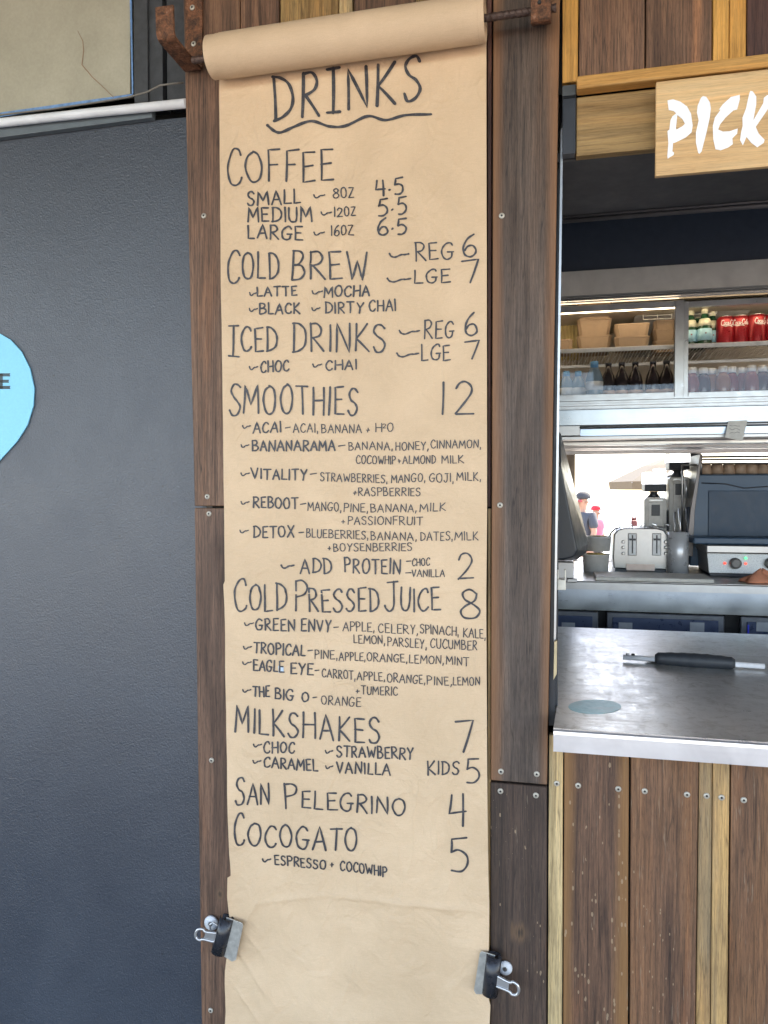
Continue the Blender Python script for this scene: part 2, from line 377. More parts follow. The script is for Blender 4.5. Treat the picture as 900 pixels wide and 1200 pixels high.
# awning roof and building shell
build('ceiling', MB().box(-1.2, XR, .1, 2.6, 2.78, 2.86), WHITE, kind='structure')
build('floor', MB().box(-1.2, XR, .3, 2.6, .004, .02), plain('kitchen_floor', (.12,.12,.13), .5), kind='structure')
build('wall_kitchen_left', MB().box(-1.25, -1.15, .21, 2.6, 0.02, 2.78), WHITE, kind='structure')
build('wall_kitchen_right', MB().box(XR, XR+.1, .07, 2.6, 0.02, 2.78), WHITE, kind='structure')
aw = thing('porch_roof', 'flat dark porch roof reaching out over the menu wall', 'roof', (0,-.7,3.1))
build('roof_sheet', MB().box(XL-2, XR+3, -3.7, 2.75, 3.12, 3.18), plain('roof_underside', (.16,.155,.15), .7), aw)
for k in range(7):
    x = XL+.5+k*1.15; build('rafter', MB().box(x, x+.06, -3.68, -.0, 3.02, 3.12), WD['brown'], aw)

# ------------------------------------------------------------------ timber wall (planks one by one)
tw = thing('timber_wall', 'wall of upright salvaged hardwood boards framing the menu and servery', 'wall', (-.4, 0, 0))
TH = .02
ztop = 3.02
def screw_mb(p):
    p = Vector(p)
    m = MB(); m.lathe([(.0062, 0), (.0062, -.0010), (.005, -.0022), (.0024, -.0024)], p, 14, 'y')
    m.lathe([(.0025, -.0020), (.0024, -.0027)], p, 8, 'y', 1); return m
def plank(edges, mat, Y=0., screws=(), t=TH):
    """edges: (x_left_top, y_top, x_right_top, x_right_bot, y_bot, x_left_bot) in photo pixels on plane y=Y"""
    xl, yt, xr, xrb, yb, xlb = edges[:6]
    a, b, c, d = at(xl,yt,Y), at(xr,yt,Y), at(xrb,yb,Y), at(xlb,yb,Y)
    zt = (a.z+b.z)/2; zb = (c.z+d.z)/2
    if yt < -20: zt = ztop
    if yb > 1220: zb = .02
    # edges carried straight on to the clipped heights
    def ex(p, q, z): k = (z-p.z)/(q.z-p.z); return p.x+(q.x-p.x)*max(-.3, min(1.3, k))
    m = MB(); n = 10; L = []; R = []
    sd_ = random.random()*50
    for i in range(n+1):
        z = zt+(zb-zt)*i/n
        L.append((ex(a, d, z)+.0006*mnoise.noise((sd_, z*5, 0)), z)); R.append((ex(b, c, z)+.0006*mnoise.noise((sd_, z*5, 9)), z))
    vs = []
    for (lx, z), (rx, _) in zip(L, R): vs += [(lx,Y,z),(rx,Y,z),(rx,Y+t,z),(lx,Y+t,z)]
    fs = [(0,1,2,3), tuple(4*n+k for k in (3,2,1,0))]
    for i in range(n):
        for k in range(4): fs.append((4*i+k, 4*i+4+k, 4*i+4+(k+1)%4, 4*i+(k+1)%4))
    m.add(vs, fs)
    o = build('plank', m, WD[mat], tw, bev=.0015, seg=1)
    for sx, sy in screws: build('screw', screw_mb(at(sx, sy, Y)), [SCREWM, DARKDOT], o)
    return o
# column behind the paper
plank((213.5,-60,280.5, 284,593,228), 'brown', screws=[(239,253),(243,582)])
plank((228,595.5,284, 290,1260,237), 'brownk', screws=[(245,602),(248,891),(247,1184)])
plank((281.5,-60,326.5, 335,1260,291.5), 'brown')
plank((328,-60,396, 400,1260,337), 'olive')
plank((397,-60,412.5, 417,1260,402), 'pale', Y=.002)
plank((415,-60,486, 488,1260,419), 'brown')
plank((487.5,-60,569.5, 569,1260,490), 'olive')
plank((571,-60,576.5, 575,594,571.5), 'maroon', Y=.003)
plank((571.5,596,575.5, 574,1260,571), 'goldbat', Y=.004)
plank((578.5,-60,657, 641,917,574.8), 'post', Y=-.004, t=.024, screws=[(588,253),(586,592),(587,904),(629,907)])
plank((574.8,919.5,641, 640,1260,574.5), 'postlow', screws=[(586.5,927),(628,932)])
# under the counter
plank((643.5,862,660, 658.5,1260,641.5), 'pale', Y=.001, screws=[(652.5,918)])
plank((661.5,862,737.2, 735.5,1260,659.8), 'dripgold', screws=[(677.5,920.5),(724.5,924.5)])
plank((739.5,862,819, 814,1260,738), 'drip', screws=[(755.5,927),(805,931)])
plank((820,862,834.8, 831.5,1260,815.3), 'goldbat', Y=.001, screws=[(828,932.5)])
plank((836,862,855.5, 851.5,1260,832.5), 'goldbat', Y=.001, screws=[(845.5,934.5)])
plank((857.5,862,936, 930,1260,853.5), 'drip', screws=[(871.5,937.5),(920,941)])
plank((937.5,862,1020, 1012,1260,931.5), 'dripgold')
plank((1021.5,862,1120, 1110,1260,1013.5), 'drip')
# above the servery
plank((659.3,-60,678.3, 677,96,659), 'gold')
plank((679.8,-60,755.8, 755,92,678.5), 'brown')
plank((757.8,-60,834.6, 834,84,757.2), 'brown')
plank((835.8,-60,854.6, 854.2,80,835.4), 'gold', Y=.001)
plank((855.6,-60,874.6, 874,78,855.2), 'gold')
plank((876.2,-60,955, 954,76,875.8), 'maroon')
plank((956.5,-60,1040, 1039,70,956), 'brown')
plank((1041.5,-60,1130, 1129,60,1041), 'olive')
xj = at(655, 600, 0).x
bk = MB(); bk.box(at(242,600,0).x+.003, at(641,600,0).x, .0245, .055, .02, ztop)
bk.box(at(641,600,0).x+.001, 2.6, .0245, .055, .02, Zc-.06); bk.box(at(662,50,0).x-.012, 2.6, .0245, .055, at(660,104,0).z, ztop)
build('light_block_board', bk, BACKM, tw)  # added black board, stops light coming through behind the planks
# wall beyond frame, right
o = build('side_wall', MB().box(2.6, XR+.1, .0, .06, .0, ztop), WD['brown']); tag(o, 'plain timber side wall at far right beyond the servery', 'wall')

# ------------------------------------------------------------------ servery opening: trim, fascia, soffit, jamb
sv = thing('servery_hatch', 'golden timber trim and dark soffit round the servery hatch', 'hatch', (.6, 0, 2.3))
xa = at(676, 98, -.03).x; zt1 = at(676, 89.5, -.03).z; zt0 = at(676, 104.5, -.03).z
build('trim_board', MB().box(xa, 2.6, -.032, -.001, zt0, zt1), WD['trim'], sv, bev=.003)
build('end_block', MB().box(at(659,98,-.012).x, xa-.001, -.013, .02, zt0-.002, zt1-.006), plain('dark_grey_end', (.05,.058,.062), .6), sv, bev=.002)
zf = at(662, 184, .0).z
build('fascia_board', MB().box(xa, 2.6, .001, .024, zf, zt0-.001), WD['fascia'], sv, bev=.002)
build('black_end', MB().box(at(659,150,0).x, xa-.001, -.004, .022, zf+.004, zt0-.003), BLACKP, sv, bev=.002)
build('soffit', MB().box(-.06, 2.6, .0245, .37, zf+.001, zf+.02), DARKP, sv)
build('soffit_bounce_panel', MB().box(-.06, 2.6, .355, .375, zf+.021, 2.77), WHITE, sv)  # unseen added panel, white to throw pale light onto the fridge fascia
mo = MB(); mo.tube([(-.06,.372,zf-.004),(2.6,.372,zf-.004)], .006, 8); mo.tube([(-.06,.352,zf-.001),(2.6,.352,zf-.001)], .003, 6)
build('moulding', mo, plain('grey_moulding', (.10,.10,.11), .4), sv)
# jamb: aluminium edge, dark channel, cream sliver
xp = at(643, 800, 0).x
build('jamb', MB().box(at(641,600,.03).x+.001, at(654.5,600,.03).x, .056, .13, Zc+.002, zf), BLACKP, sv, bev=.001)
build('jamb_edge', MB().prism([at(657.2,150,.02), at(660,150,.02), at(651.5,752,.02), at(649,752,.02)], [q+Vector((0,.012,0)) for q in [at(657.2,150,.02), at(660,150,.02), at(651.5,752,.02), at(649,752,.02)]]), ALU, sv)
build('jamb_channel', MB().prism([at(655,184,.03), at(657,184,.03), at(650.2,850,.03), at(643,850,.03)], [q+Vector((0,.02,0)) for q in [at(655,184,.03), at(657,184,.03), at(650.2,850,.03), at(643,850,.03)]]), BLACKP, sv)
build('raw_timber_sliver', MB().prism([at(649.5,752,.0), at(653,751,.0), at(652.5,790,.0), at(648.5,797,.0)], [q+Vector((0,.018,0)) for q in [at(649.5,752,.0), at(653,751,.0), at(652.5,790,.0), at(648.5,797,.0)]]), plain('raw_timber', (.5,.4,.24), .7), sv, bev=.001)
h = MB(); p0 = at(653,667,.06); p1 = at(663,691,.06)
h.box(p0.x, p1.x, .05, .075, p1.z, p0.z-.022); h.box(p0.x, p0.x+.003, .05, .075, p0.z-.022, p0.z); h.box(p1.x-.003, p1.x, .05, .075, p0.z-.022, p0.z)
o = build('window_catch', h, plain('cream_plastic', (.68,.66,.58), .5), bev=.0015); tag(o, 'small cream plastic catch on the servery window jamb', 'catch')
wv = [at(668.5,187,.1), at(670,203,.1), at(664,203,.1), at(663,204,.1)]
o = build('wire_hook', MB().tube(wv, .0007, 5), ALU); tag(o, 'thin bent wire hook hanging under the soffit corner', 'hook')

# ------------------------------------------------------------------ counter
ct = thing('servery_counter', 'stainless steel servery counter with folded front lip', 'counter', (.6, .4, Zc))
xc0 = at(648.5, 860, -.10).x
zl = at(648, 880, -.10).z
xback = 1.9
m = MB(); m.prism([(xc0,-.10,Zc), (xback,-.10,Zc), (xback,1.1,Zc), (at(656,735,1.1).x-.03,1.1,Zc), (xc0+.004,.02,Zc)], [(xc0,-.10,Zc-.004), (xback,-.10,Zc-.004), (xback,1.1,Zc-.004), (at(656,735,1.1).x-.03,1.1,Zc-.004), (xc0+.004,.02,Zc-.004)])
build('worktop', m, STEELH, ct)
build('front_lip', MB().strap([(-.094,Zc-.0015),(-.0985,Zc-.002),(-.1015,Zc-.006),(-.102,Zc-.012),(-.102,zl)], .0022, xc0, xback), steel('lip_steel', (.76,.79,.84), .34, 'x', .15), ct)
build('underframe', MB().box(xc0+.01, xback, -.09, -.001, zl+.004, Zc-.006), BACKM, ct)
# sliding bolt bar lying on it
zc = Zc
def P(px, py): return onz(px, py, zc+.012)
a, b = P(730, 770), P(896, 781)
d = (b-a).normalized(); L = (b-a).length
br = thing('bolt_bar', 'steel rod wrapped in a black grip lying on the counter', 'bar', a)
m = MB(); m.tube([a, a+d*L], .0072, 12)
build('rod', m, plain('grey_white_rod', (.75,.75,.77), .4, 0), br)
s0 = a+d*(L*.235); s1 = a+d*(L*.80)
m = MB(); n = 24; pts = []; rs = []
for i in range(n+1):
    t = i/n; pts.append(s0+(s1-s0)*t+Vector((0,0,.003))); rs.append(.0145+.0055*math.sin(math.pi*t)**.6+.0006*math.sin(t*40))
rs[0] = .0095; rs[-1] = .011
m.tube(pts, rs, 18); build('grip', m, plain('black_rubber', (.03,.034,.04), .5, bump=.5, scale=400), br)
side = Vector((-d.y, d.x, 0))
m = MB(); pts = []; rs = []
for i in range(16):
    t = i/15; pts.append(s0+(s1-s0)*(t*.62-.13)+side*(.012+.012*math.sin(math.pi*t))+Vector((0,0,-.006))); rs.append(.002+.006*math.sin(math.pi*t)**.5)
m.tube(pts, rs, 10); build('loose_flap', m, plain('worn_black_tape', (.06,.05,.045), .6, var=.4, scale=120), br)
for k, tt in enumerate((.035, .075)):
    build('bolt', MB().lathe([(.0048,0),(.0048,.004),(.003,.005)], a+d*(L*tt)+Vector((0,0,.0065)), 8), DARKDOT if k else STEELD, br)
# teal sticker
c = onz(697, 828, zc); m = MB(); ring = []
for k in range(40):
    an = 2*math.pi*k/40; q = onz(697+31*math.cos(an), 828+8.2*math.sin(an)*(1 if abs(math.cos(an))<.97 else .9), zc+.0008); ring.append(q)
m.prism(ring, [q-Vector((0,0,.0006)) for q in ring])
M = NT('teal_sticker'); g = M.noise(M.coords((1,1,1)), 60, 5, .7); g2_ = M.noise(M.coords((1,1,1)), 14, 3, .6)
st = build('counter_sticker', m, M.fin(M.mix(M.ramp(g2_, [(.45, lin(0)), (.62, lin(.55))]), M.ramp(g, [(.35, (.22,.50,.52)), (.7, (.34,.66,.68))]), lin(.5,.6,.58)), .4), origin=c)
tag(st, 'worn round teal sticker stuck on the steel counter', 'sticker')

# ------------------------------------------------------------------ left window, trim, pipe, cable
wd = thing('boarded_window', 'window with dull beige board and dark frame, top left corner', 'window', (-1.6, .05, 2.4))
yb = .055
pz = [at(-200,165,yb), at(152.5,110,yb), at(152,-60,yb), at(-200,-60,yb)]
M = NT('beige_board'); g = M.noise(M.coords((1,1,1)), 5, 5, .6, .4); g2_ = M.noise(M.coords((160,160,160)), 1, 3)
BEI = M.fin(M.mix(.25, M.ramp(g, [(.3, (.33,.315,.24)), (.7, (.43,.41,.32))]), M.ramp(g2_, [(.3, lin(.7)), (.7, lin(1.1))]), 'MULTIPLY'), .6, M.bump(g2_, .2, .001))
build('board', MB().prism(pz, [q+Vector((0,.02,0)) for q in pz]), BEI, wd)
BLUE = plain('blue_masking_tape', (.13,.27,.50), .6, var=.3, scale=90)
e = [at(150.5,-60,yb-.002), at(153,-60,yb-.002), at(156.2,109,yb-.002), at(154.6,112,yb-.002)]
build('blue_edge', MB().prism(e, [q+Vector((0,.003,0)) for q in e]), BLUE, wd)
e = [at(-200,160,yb-.002), at(155,110,yb-.002), at(155,113,yb-.002), at(-200,168,yb-.002)]
build('blue_edge', MB().prism(e, [q+Vector((0,.003,0)) for q in e]), BLUE, wd)
FR = plain('dark_grey_paint', (.045,.05,.056), .5, var=.25, scale=60, bump=.3)
for (xa_, xb_, ya, yt) in ((156.5,172.5,.035,.04), (173,190,.042,.04), (190.2,194.5,.075,.02), (195,240,.05,.04)):
    A, B = at(xa_,-10,ya), at(xb_,-10,ya)
    build('frame_post', MB().box(A.x, B.x, ya, ya+yt, at(180,126,ya).z, ztop), FR, wd, bev=.001)
o = build('wall_backing', MB().box(XL, at(236,600,.1).x, .2, .24, 0.02, ztop), BACKM); tag(o, 'dark backing wall behind the rendered wall and window', 'wall')
o = build('drain_pipe', MB().tube([at(-200,165,.0), at(0,144,.0), at(110,132,.0), at(218,121.2,.0)], .0105, 16), PVC); tag(o, 'white plastic pipe running along top of black wall', 'pipe')
z0 = at(0,156,.012); q = [at(-200,172,.012), at(178,127,.012), at(178,137.5,.012), at(0,161,.012), at(-200,186,.012)]
o = build('metal_flashing', MB().prism(q, [v+Vector((0,.017,0)) for v in q]), plain('grey_flashing', (.10,.125,.14), .5), bev=.001); tag(o, 'thin grey metal flashing strip just under white pipe', 'flashing')
cb = [at(-30,138,.005), at(60,128,.01), at(120,119,.005), at(150,114,-.005), at(172,108,-.008), at(188,100,-.01), at(203,98,-.005), at(215,97,.01)]
o = build('grey_cable', MB().tube(cb, .0022, 8), plain('grey_cable', (.16,.15,.13), .6)); tag(o, 'dusty grey cable sagging along window sill to post', 'cable')
cb = [at(91,36,.045), at(97,48,.035), at(98,60,.03), at(96,76,.03), at(108,90,.035), at(122,103,.035), at(133,114,.03)]
o = build('dry_stem', MB().tube(cb, [.0006,.001,.0012,.0014,.0012,.001,.0008], 6), plain('dry_stem', (.30,.2,.13), .8)); tag(o, 'thin bent brown wire against the beige window board', 'wire')

# ------------------------------------------------------------------ blue painted sign on the rendered wall
ys = RY-.0045
pts = [(0,391),(12,398),(25,412),(35,432),(40,455),(39,475),(32,498),(20,517),(0,539),(-22,562),(-38,580)]
mir = [(-76-x-.0, y+(0 if y>480 else 2)) for x, y in pts[::-1][1:]]
top = [(-76+0,394),(-58,386),(-38,383),(-18,385)]
poly = pts + mir[:-1] + top
m = MB(); fr = [at(x,y,ys) for x,y in poly]; m.prism(fr, [q+Vector((0,.0035,0)) for q in fr])
M = NT('sky_blue_paint'); v = M.coords((1,1,1), False); g = M.noise(v, 150, 4, .6)
pin = build('painted_pin', m, M.fin(M.mix(.2, lin(.20,.60,.84), M.ramp(g, [(.3, lin(.75)), (.7, lin(1.15))]), 'MULTIPLY'), .5, M.bump(g, .3, .001)))
tag(pin, 'sky blue teardrop sign with a black letter E on black wall', 'sign')
m = MB()
for (x0_, x1_, y0_, y1_) in ((-7,3.5,437.5,456),(-7,12,437.5,441.2),(-7,10.5,445,448.6),(-7,12,452.2,456)):
    n_ = max(1, int((y1_-y0_)/1.0))
    for k in range(n_):
        u0 = y0_+(y1_-y0_)*k/n_; u1 = u0+(y1_-y0_)/n_*.86; a = [at(x0_+(k%2)*.4,u0,ys-.0006), at(x1_-(k%2)*.5,u0,ys-.0006), at(x1_-(k%2)*.5,u1,ys-.0006), at(x0_+(k%2)*.4,u1,ys-.0006)]
        if x0_ == -7 and x1_ > 0 or not (437.5 <= u0 <= 441 or 445 <= u0 <= 448.4 or u0 >= 452): m.add(a, [(0,1,2,3)])
build('lettering', m, plain('black_print', (.025,.03,.03), .5), pin)

# ------------------------------------------------------------------ paper menu
PY = -.012
LE = [at(x,y,PY) for x,y in [(258,60),(257.5,110),(259,300),(262,500),(264,682),(262.2,684),(263.8,712),(266,840),(269,1000),(271.5,1025),(268,1026.5),(268.5,1050),(271,1078),(268,1100),(265.5,1135),(266,1200),(267,1290),(268,1500)]]
RE = [at(x,y,PY) for x,y in [(570,0),(570.5,300),(571,595),(570,700),(571,900),(572,1000),(573.5,1060),(573,1110),(574,1150),(573,1170),(575,1176),(574,1200),(575,1290),(575,1500)]]
def exz(E, z):
    if z >= E[0].z: return E[0].x
    for a, b in zip(E, E[1:]):
        if z >= b.z: return a.x+(b.x-a.x)*(a.z-z)/(a.z-b.z)
    return E[-1].x
def C2(px, py): q = at(px, py, PY); return (q.x, q.z)
CREASES = [(C2(330,340), C2(480,215), .0022, .010), (C2(300,1060), C2(380,1048), .003, .008), (C2(380,1048), C2(575,1068), .0032, .009), (C2(445,700), C2(572,688), .0014, .006),
           (C2(266,690), C2(445,700), .0016, .008), (C2(275,1110), C2(330,1190), .0034, .009), (C2(285,1090), C2(310,1125), .002, .006), (C2(272,1150), C2(312,1210), .003, .008),
           (C2(400,1180), C2(420,1120), .002, .008), (C2(395,1175), C2(375,1220), .002, .008), (C2(265,225), C2(290,120), .0018, .010), (C2(470,280), C2(560,170), .0012, .010), (C2(300,1060),C2(283,1088),.002,.007)]
def hp(x, z):
    h = .0026*mnoise.noise((x*5, z*3, 1.3)) + 0.0019*mnoise.noise((x*16, z*11, 4.1)) + .0004*mnoise.noise((x*50, z*40, 2))
    low = max(0, min(1, (1.0-z)/.5)); h *= (1+2.2*low)
    for (ax, az), (bx, bz), amp, wd_ in CREASES:
        vx, vz = bx-ax, bz-az; t = ((x-ax)*vx+(z-az)*vz)/(vx*vx+vz*vz); t = max(0, min(1, t))
        dx = (x-ax-vx*t); dz = (z-az-vz*t); side_ = 1 if (vx*dz-vz*dx) > 0 else .6
        dd = math.hypot(dx, dz)
        if dd < wd_*4: h += 2.4*amp*math.exp(-dd/wd_*1.6)*side_*math.sin(math.pi*min(1, max(.15, t*.8+.1)))
    t = (x-exz(LE, z))/(exz(RE, z)-exz(LE, z))
    if t < .05 and z < 1.1: h += .008*(1-max(t,0)/.05)**2*max(0, min(1, (1.1-z)*2))*(.6+mnoise.noise((0,z*9,0)))
    return max(-.004, h+.003)
ztp = 2.545; zbt = .06
mp = thing('paper_menu', 'long brown kraft paper drinks menu hanging from its roll', 'menu', ((LE[0].x+RE[0].x)/2, PY, ztp))
NX, NZ = 170, 560; m = MB(); vs = []; fs = []
for j in range(NZ+1):
    z = ztp+(zbt-ztp)*j/NZ; l, r = exz(LE, z), exz(RE, z)
    for i in range(NX+1):
        t = i/NX; x = l+(r-l)*t; y = PY-hp(x, z)
        vs.append((x, y, z))
for j in range(NZ):
    for i in range(NX): k = j*(NX+1)+i; fs.append((k, k+1, k+NX+2, k+NX+1))
m.add(vs, fs, 0, True); sheet = build('sheet', m, PAPER, mp)
# roll
RR = .0445; ax_y = PY-RR-.002
pL = at(246, 68, ax_y); pR = at(570, 21, ax_y)
za, zb_ = pL.z, pR.z
xl_, xr_ = exz(LE, 2.5)+.001, exz(RE, 2.5)+.002
m = MB(); prof = []; n = 64
cx = [(-.0,), ]
def rollring(x, r): z = za+(zb_-za)*(x-xl_)/(xr_-xl_); return [Vector((x, ax_y+r*math.cos(2*math.pi*k/n), z+r*math.sin(2*math.pi*k/n))) for k in range(n)]
rings = []
for x, r in [(xl_, .018), (xl_, RR-.004), (xl_+.0008, RR-.0008), (xl_+.021, RR-.0012), (xl_+.0214, RR-.0004), (xl_+.030, RR-.0004), (xl_+.0304, RR+.0004), (xl_+.2, RR+.0008), (xr_-.2, RR+.0004), (xr_-.012, RR), (xr_-.0118, RR-.0006), (xr_-.002, RR-.0008), (xr_, RR-.002), (xr_, .030), (xr_-.003, .0295), (xr_-.003, .018)]:
    rings.append(rollring(x, r))
o_ = 0; vs = [p for r in rings for p in r]; fs = []
for i in range(len(rings)-1):
    for k in range(n): fs.append((i*n+k, i*n+(k+1)%n, (i+1)*n+(k+1)%n, (i+1)*n+k))
m.add(vs, fs, 0, True); ro = build('roll', m, ROLLM, mp)
es = ro.modifiers.new('edges', 'EDGE_SPLIT'); es.split_angle = rad(35)
# second sheet layer showing past the edges
q = [at(570.5,60,PY+.004), at(574,60,PY+.004), at(573.5,300,PY+.004), at(570.5,300,PY+.004)]

# rod and brackets
rod = thing('twisted_rod', 'twisted rusty iron rod running through the paper roll', 'rod', (pL.x, ax_y, za))
def axz(x): return za+(zb_-za)*(x-xl_)/(xr_-xl_)-.0
m = MB(); x0r, x1r = xl_-.045, at(652,12,ax_y).x; N = 260; vs = []; K = 12
for i in range(N+1):
    x = x0r+(x1r-x0r)*i/N
    for k in range(K):
        an = 2*math.pi*k/K; r = .0074+.0013*max(0, math.cos(2*(an-x*260)))**2; vs.append((x, ax_y+r*math.cos(an), axz(x)+r*math.sin(an)))
fs = [(i*K+k, i*K+(k+1)%K, (i+1)*K+(k+1)%K, (i+1)*K+k) for i in range(N) for k in range(K)] + [tuple(range(K)), tuple(N*K+k for k in range(K))]
m.add(vs, fs, 0, False); build('bar', m, plain('dark_iron', (.10,.065,.055), .55, .5, .3, 90, .4), rod)
def curve(pts, n=5):                              # round the bends of a (y,z) profile
    out = [pts[0]]
    for i in range(1, len(pts)-1):
        a, b, c = Vector(pts[i-1]), Vector(pts[i]), Vector(pts[i+1]); r = .014
        p = b+(a-b).normalized()*min(r, (a-b).length*.45); q = b+(c-b).normalized()*min(r, (c-b).length*.45)
        for k in range(n+1):
            t = k/n; out.append(tuple(p*(1-t)**2+b*2*t*(1-t)+q*t*t))
    return out+[pts[-1]]
b0 = at(222, 87, 0); xb0, xb1 = at(218,60,-.006).x, at(237.5,60,-.006).x
lb = thing('roll_bracket', 'rusty iron hook bracket screwed to boards left of the roll', 'bracket', (b0.x, 0, b0.z), 'rusty brackets holding the paper roll')
m = MB().strap(curve([(-.006, ztop-.15), (-.006, b0.z+.001), (-.138, b0.z+.003), (-.141, b0.z+.066)]), .006, xb0, xb1)
build('strap', m, RUST, lb, bev=.001)
for sx, sy in ((225.5,9),(227,51.5)): build('screw', screw_mb(at(sx,sy,-.009)), [SCREWM, DARKDOT], lb)
c0 = at(633, 27, -.085); xr0, xr1 = at(622,10,-.085).x, at(645.5,10,-.085).x
rb = thing('roll_bracket', 'rusty iron bracket gripping the rod right of the roll', 'bracket', (c0.x, 0, c0.z), 'rusty brackets holding the paper roll')
m = MB().strap(curve([(-.008, ztop-.15), (-.008, c0.z+.045), (-.086, c0.z+.004), (-.089, c0.z+.10)]), .007, xr0, xr1)
build('strap', m, RUST, rb, bev=.001)
build('bolt', MB().lathe([(.004,0),(.0035,-.003)], at(632,3,-.092), 8, 'y'), DARKDOT, rb)

# ------------------------------------------------------------------ hand lettering (marker strokes)
G = {
'A':(.62,['l0,0 .3,1 .6,0','l.11,.36 .5,.38']),'B':(.54,['l.04,0 .03,1','s.03,1 .3,.99 .42,.8 .3,.58 .06,.52','s.06,.52 .38,.5 .52,.27 .36,.05 .04,0']),
'C':(.56,['s.54,.82 .44,.98 .26,.96 .08,.7 .03,.42 .12,.1 .3,0 .48,.08 .55,.2']),'D':(.58,['l.06,0 .05,1','s0,1 .25,.97 .48,.78 .56,.5 .48,.2 .25,.04 .02,0']),
'E':(.48,['l.45,1 .03,.98 .05,0 .48,.02','l.05,.52 .38,.54']),'F':(.46,['l.46,1 .03,.98 .04,0','l.04,.52 .36,.53']),
'G':(.6,['s.55,.84 .45,.98 .27,.97 .08,.74 .02,.45 .1,.12 .3,0 .48,.12 .53,.4','l.32,.42 .6,.43']),'H':(.56,['l.03,0 .03,1','l.52,1 .54,0','l.03,.5 .53,.52']),
'I':(.1,['l.05,0 .05,1']),'|':(.40,['l.2,1 .2,0','l.02,.99 .38,1.01','l.02,.01 .38,.0']),'J':(.46,['l.12,.98 .46,1','s.34,1 .34,.4 .3,.12 .18,0 .05,.1 .02,.22']),'K':(.54,['l.04,0 .04,1','l.48,1 .06,.46 .54,0']),
'L':(.44,['l.04,1 .03,.01 .44,.02']),'M':(.74,['l.02,0 .08,1 .36,.3 .64,1 .72,0']),'N':(.6,['l.03,0 .04,1 .55,.0 .56,1']),
'O':(.62,['s.32,1 .12,.86 .03,.5 .12,.12 .3,0 .5,.12 .59,.5 .5,.88 .3,1']),'P':(.5,['l.04,0 .04,1','s.02,.98 .3,.99 .48,.8 .4,.56 .06,.46']),
'R':(.55,['l.04,0 .04,1','s.02,.98 .3,.99 .46,.8 .36,.57 .07,.48','l.12,.5 .54,0']),'S':(.5,['s.46,.86 .34,.99 .16,.96 .06,.78 .16,.58 .36,.45 .46,.24 .34,.03 .14,.01 .02,.16']),
'T':(.56,['l0,.98 .56,1','l.28,.98 .28,0']),'U':(.54,['s.03,1 .04,.35 .12,.06 .28,0 .44,.08 .5,.4 .51,1']),'V':(.56,['l.02,1 .28,0 .54,1']),
'W':(.8,['l.02,1 .2,0 .4,.7 .6,0 .78,1']),'X':(.54,['l.02,1 .52,0','l.5,1 .02,0']),'Y':(.54,['l.02,1 .27,.5','l.52,1 .27,.5 .22,0']),'Z':(.52,['l.03,.98 .48,1 .03,.02 .52,.03']),
'0':(.56,['s.3,1 .1,.86 .03,.5 .12,.1 .28,0 .46,.12 .53,.5 .46,.88 .28,1']),'1':(.14,['l.07,1 .07,0']),'2':(.56,['s.04,.78 .14,.96 .32,1 .48,.86 .48,.66 .3,.35 .03,.02','l.03,.02 .56,.03']),
'4':(.56,['l.1,1 .04,.42 .56,.44','l.44,1 .46,0']),'5':(.54,['l.5,1 .12,.97 .08,.58','s.08,.58 .3,.64 .5,.46 .5,.2 .32,.02 .08,.04']),'6':(.54,['s.42,1 .16,.76 .04,.4 .08,.1 .28,0 .48,.12 .5,.32 .38,.48 .2,.46 .06,.26']),
'7':(.54,['l.0,.94 .54,1 .28,0']),'8':(.56,['s.46,.84 .3,1 .1,.86 .14,.64 .4,.44 .54,.22 .4,.02 .16,.02 .04,.22 .16,.42 .4,.62 .47,.84']),
'O.':(.0,[]),'z':(.5,['l.03,.98 .46,1 .03,.02 .5,.03']),'3':(.5,['s.04,.9 .26,1 .44,.82 .36,.58 .16,.52','s.16,.52 .42,.46 .46,.2 .28,0 .02,.08']),
',':(.12,['l.08,.12 .03,-.16']),'.':(.12,['l.04,.34 .1,.36']),'-':(.36,['l.03,.5 .33,.52']),'+':(.2,['l.1,.16 .1,.6','l.03,.38 .18,.4']),
'~':(.9,['s0,.62 .12,.42 .3,.34 .5,.5 .66,.56 .9,.48']),'v':(.6,['s0,.62 .1,.38 .24,.36 .4,.5 .6,.6']),'i':(.12,['l.06,.0 .06,.6','l.05,.82 .07,.84']),"'":(.08,['l.04,1 .04,.8'])}
def crv(p, n=6):
    out = []; m_ = len(p)
    for i in range(m_-1):
        p0, p1, p2, p3 = p[max(0,i-1)], p[i], p[i+1], p[min(m_-1,i+2)]
        for k in range(n):
            t = k/n; out.append(tuple(.5*((2*p1[c])+(-p0[c]+p2[c])*t+(2*p0[c]-5*p1[c]+4*p2[c]-p3[c])*t*t+(-p0[c]+3*p1[c]-3*p2[c]+p3[c])*t**3) for c in (0,1)))
    return out+[tuple(p[-1])]
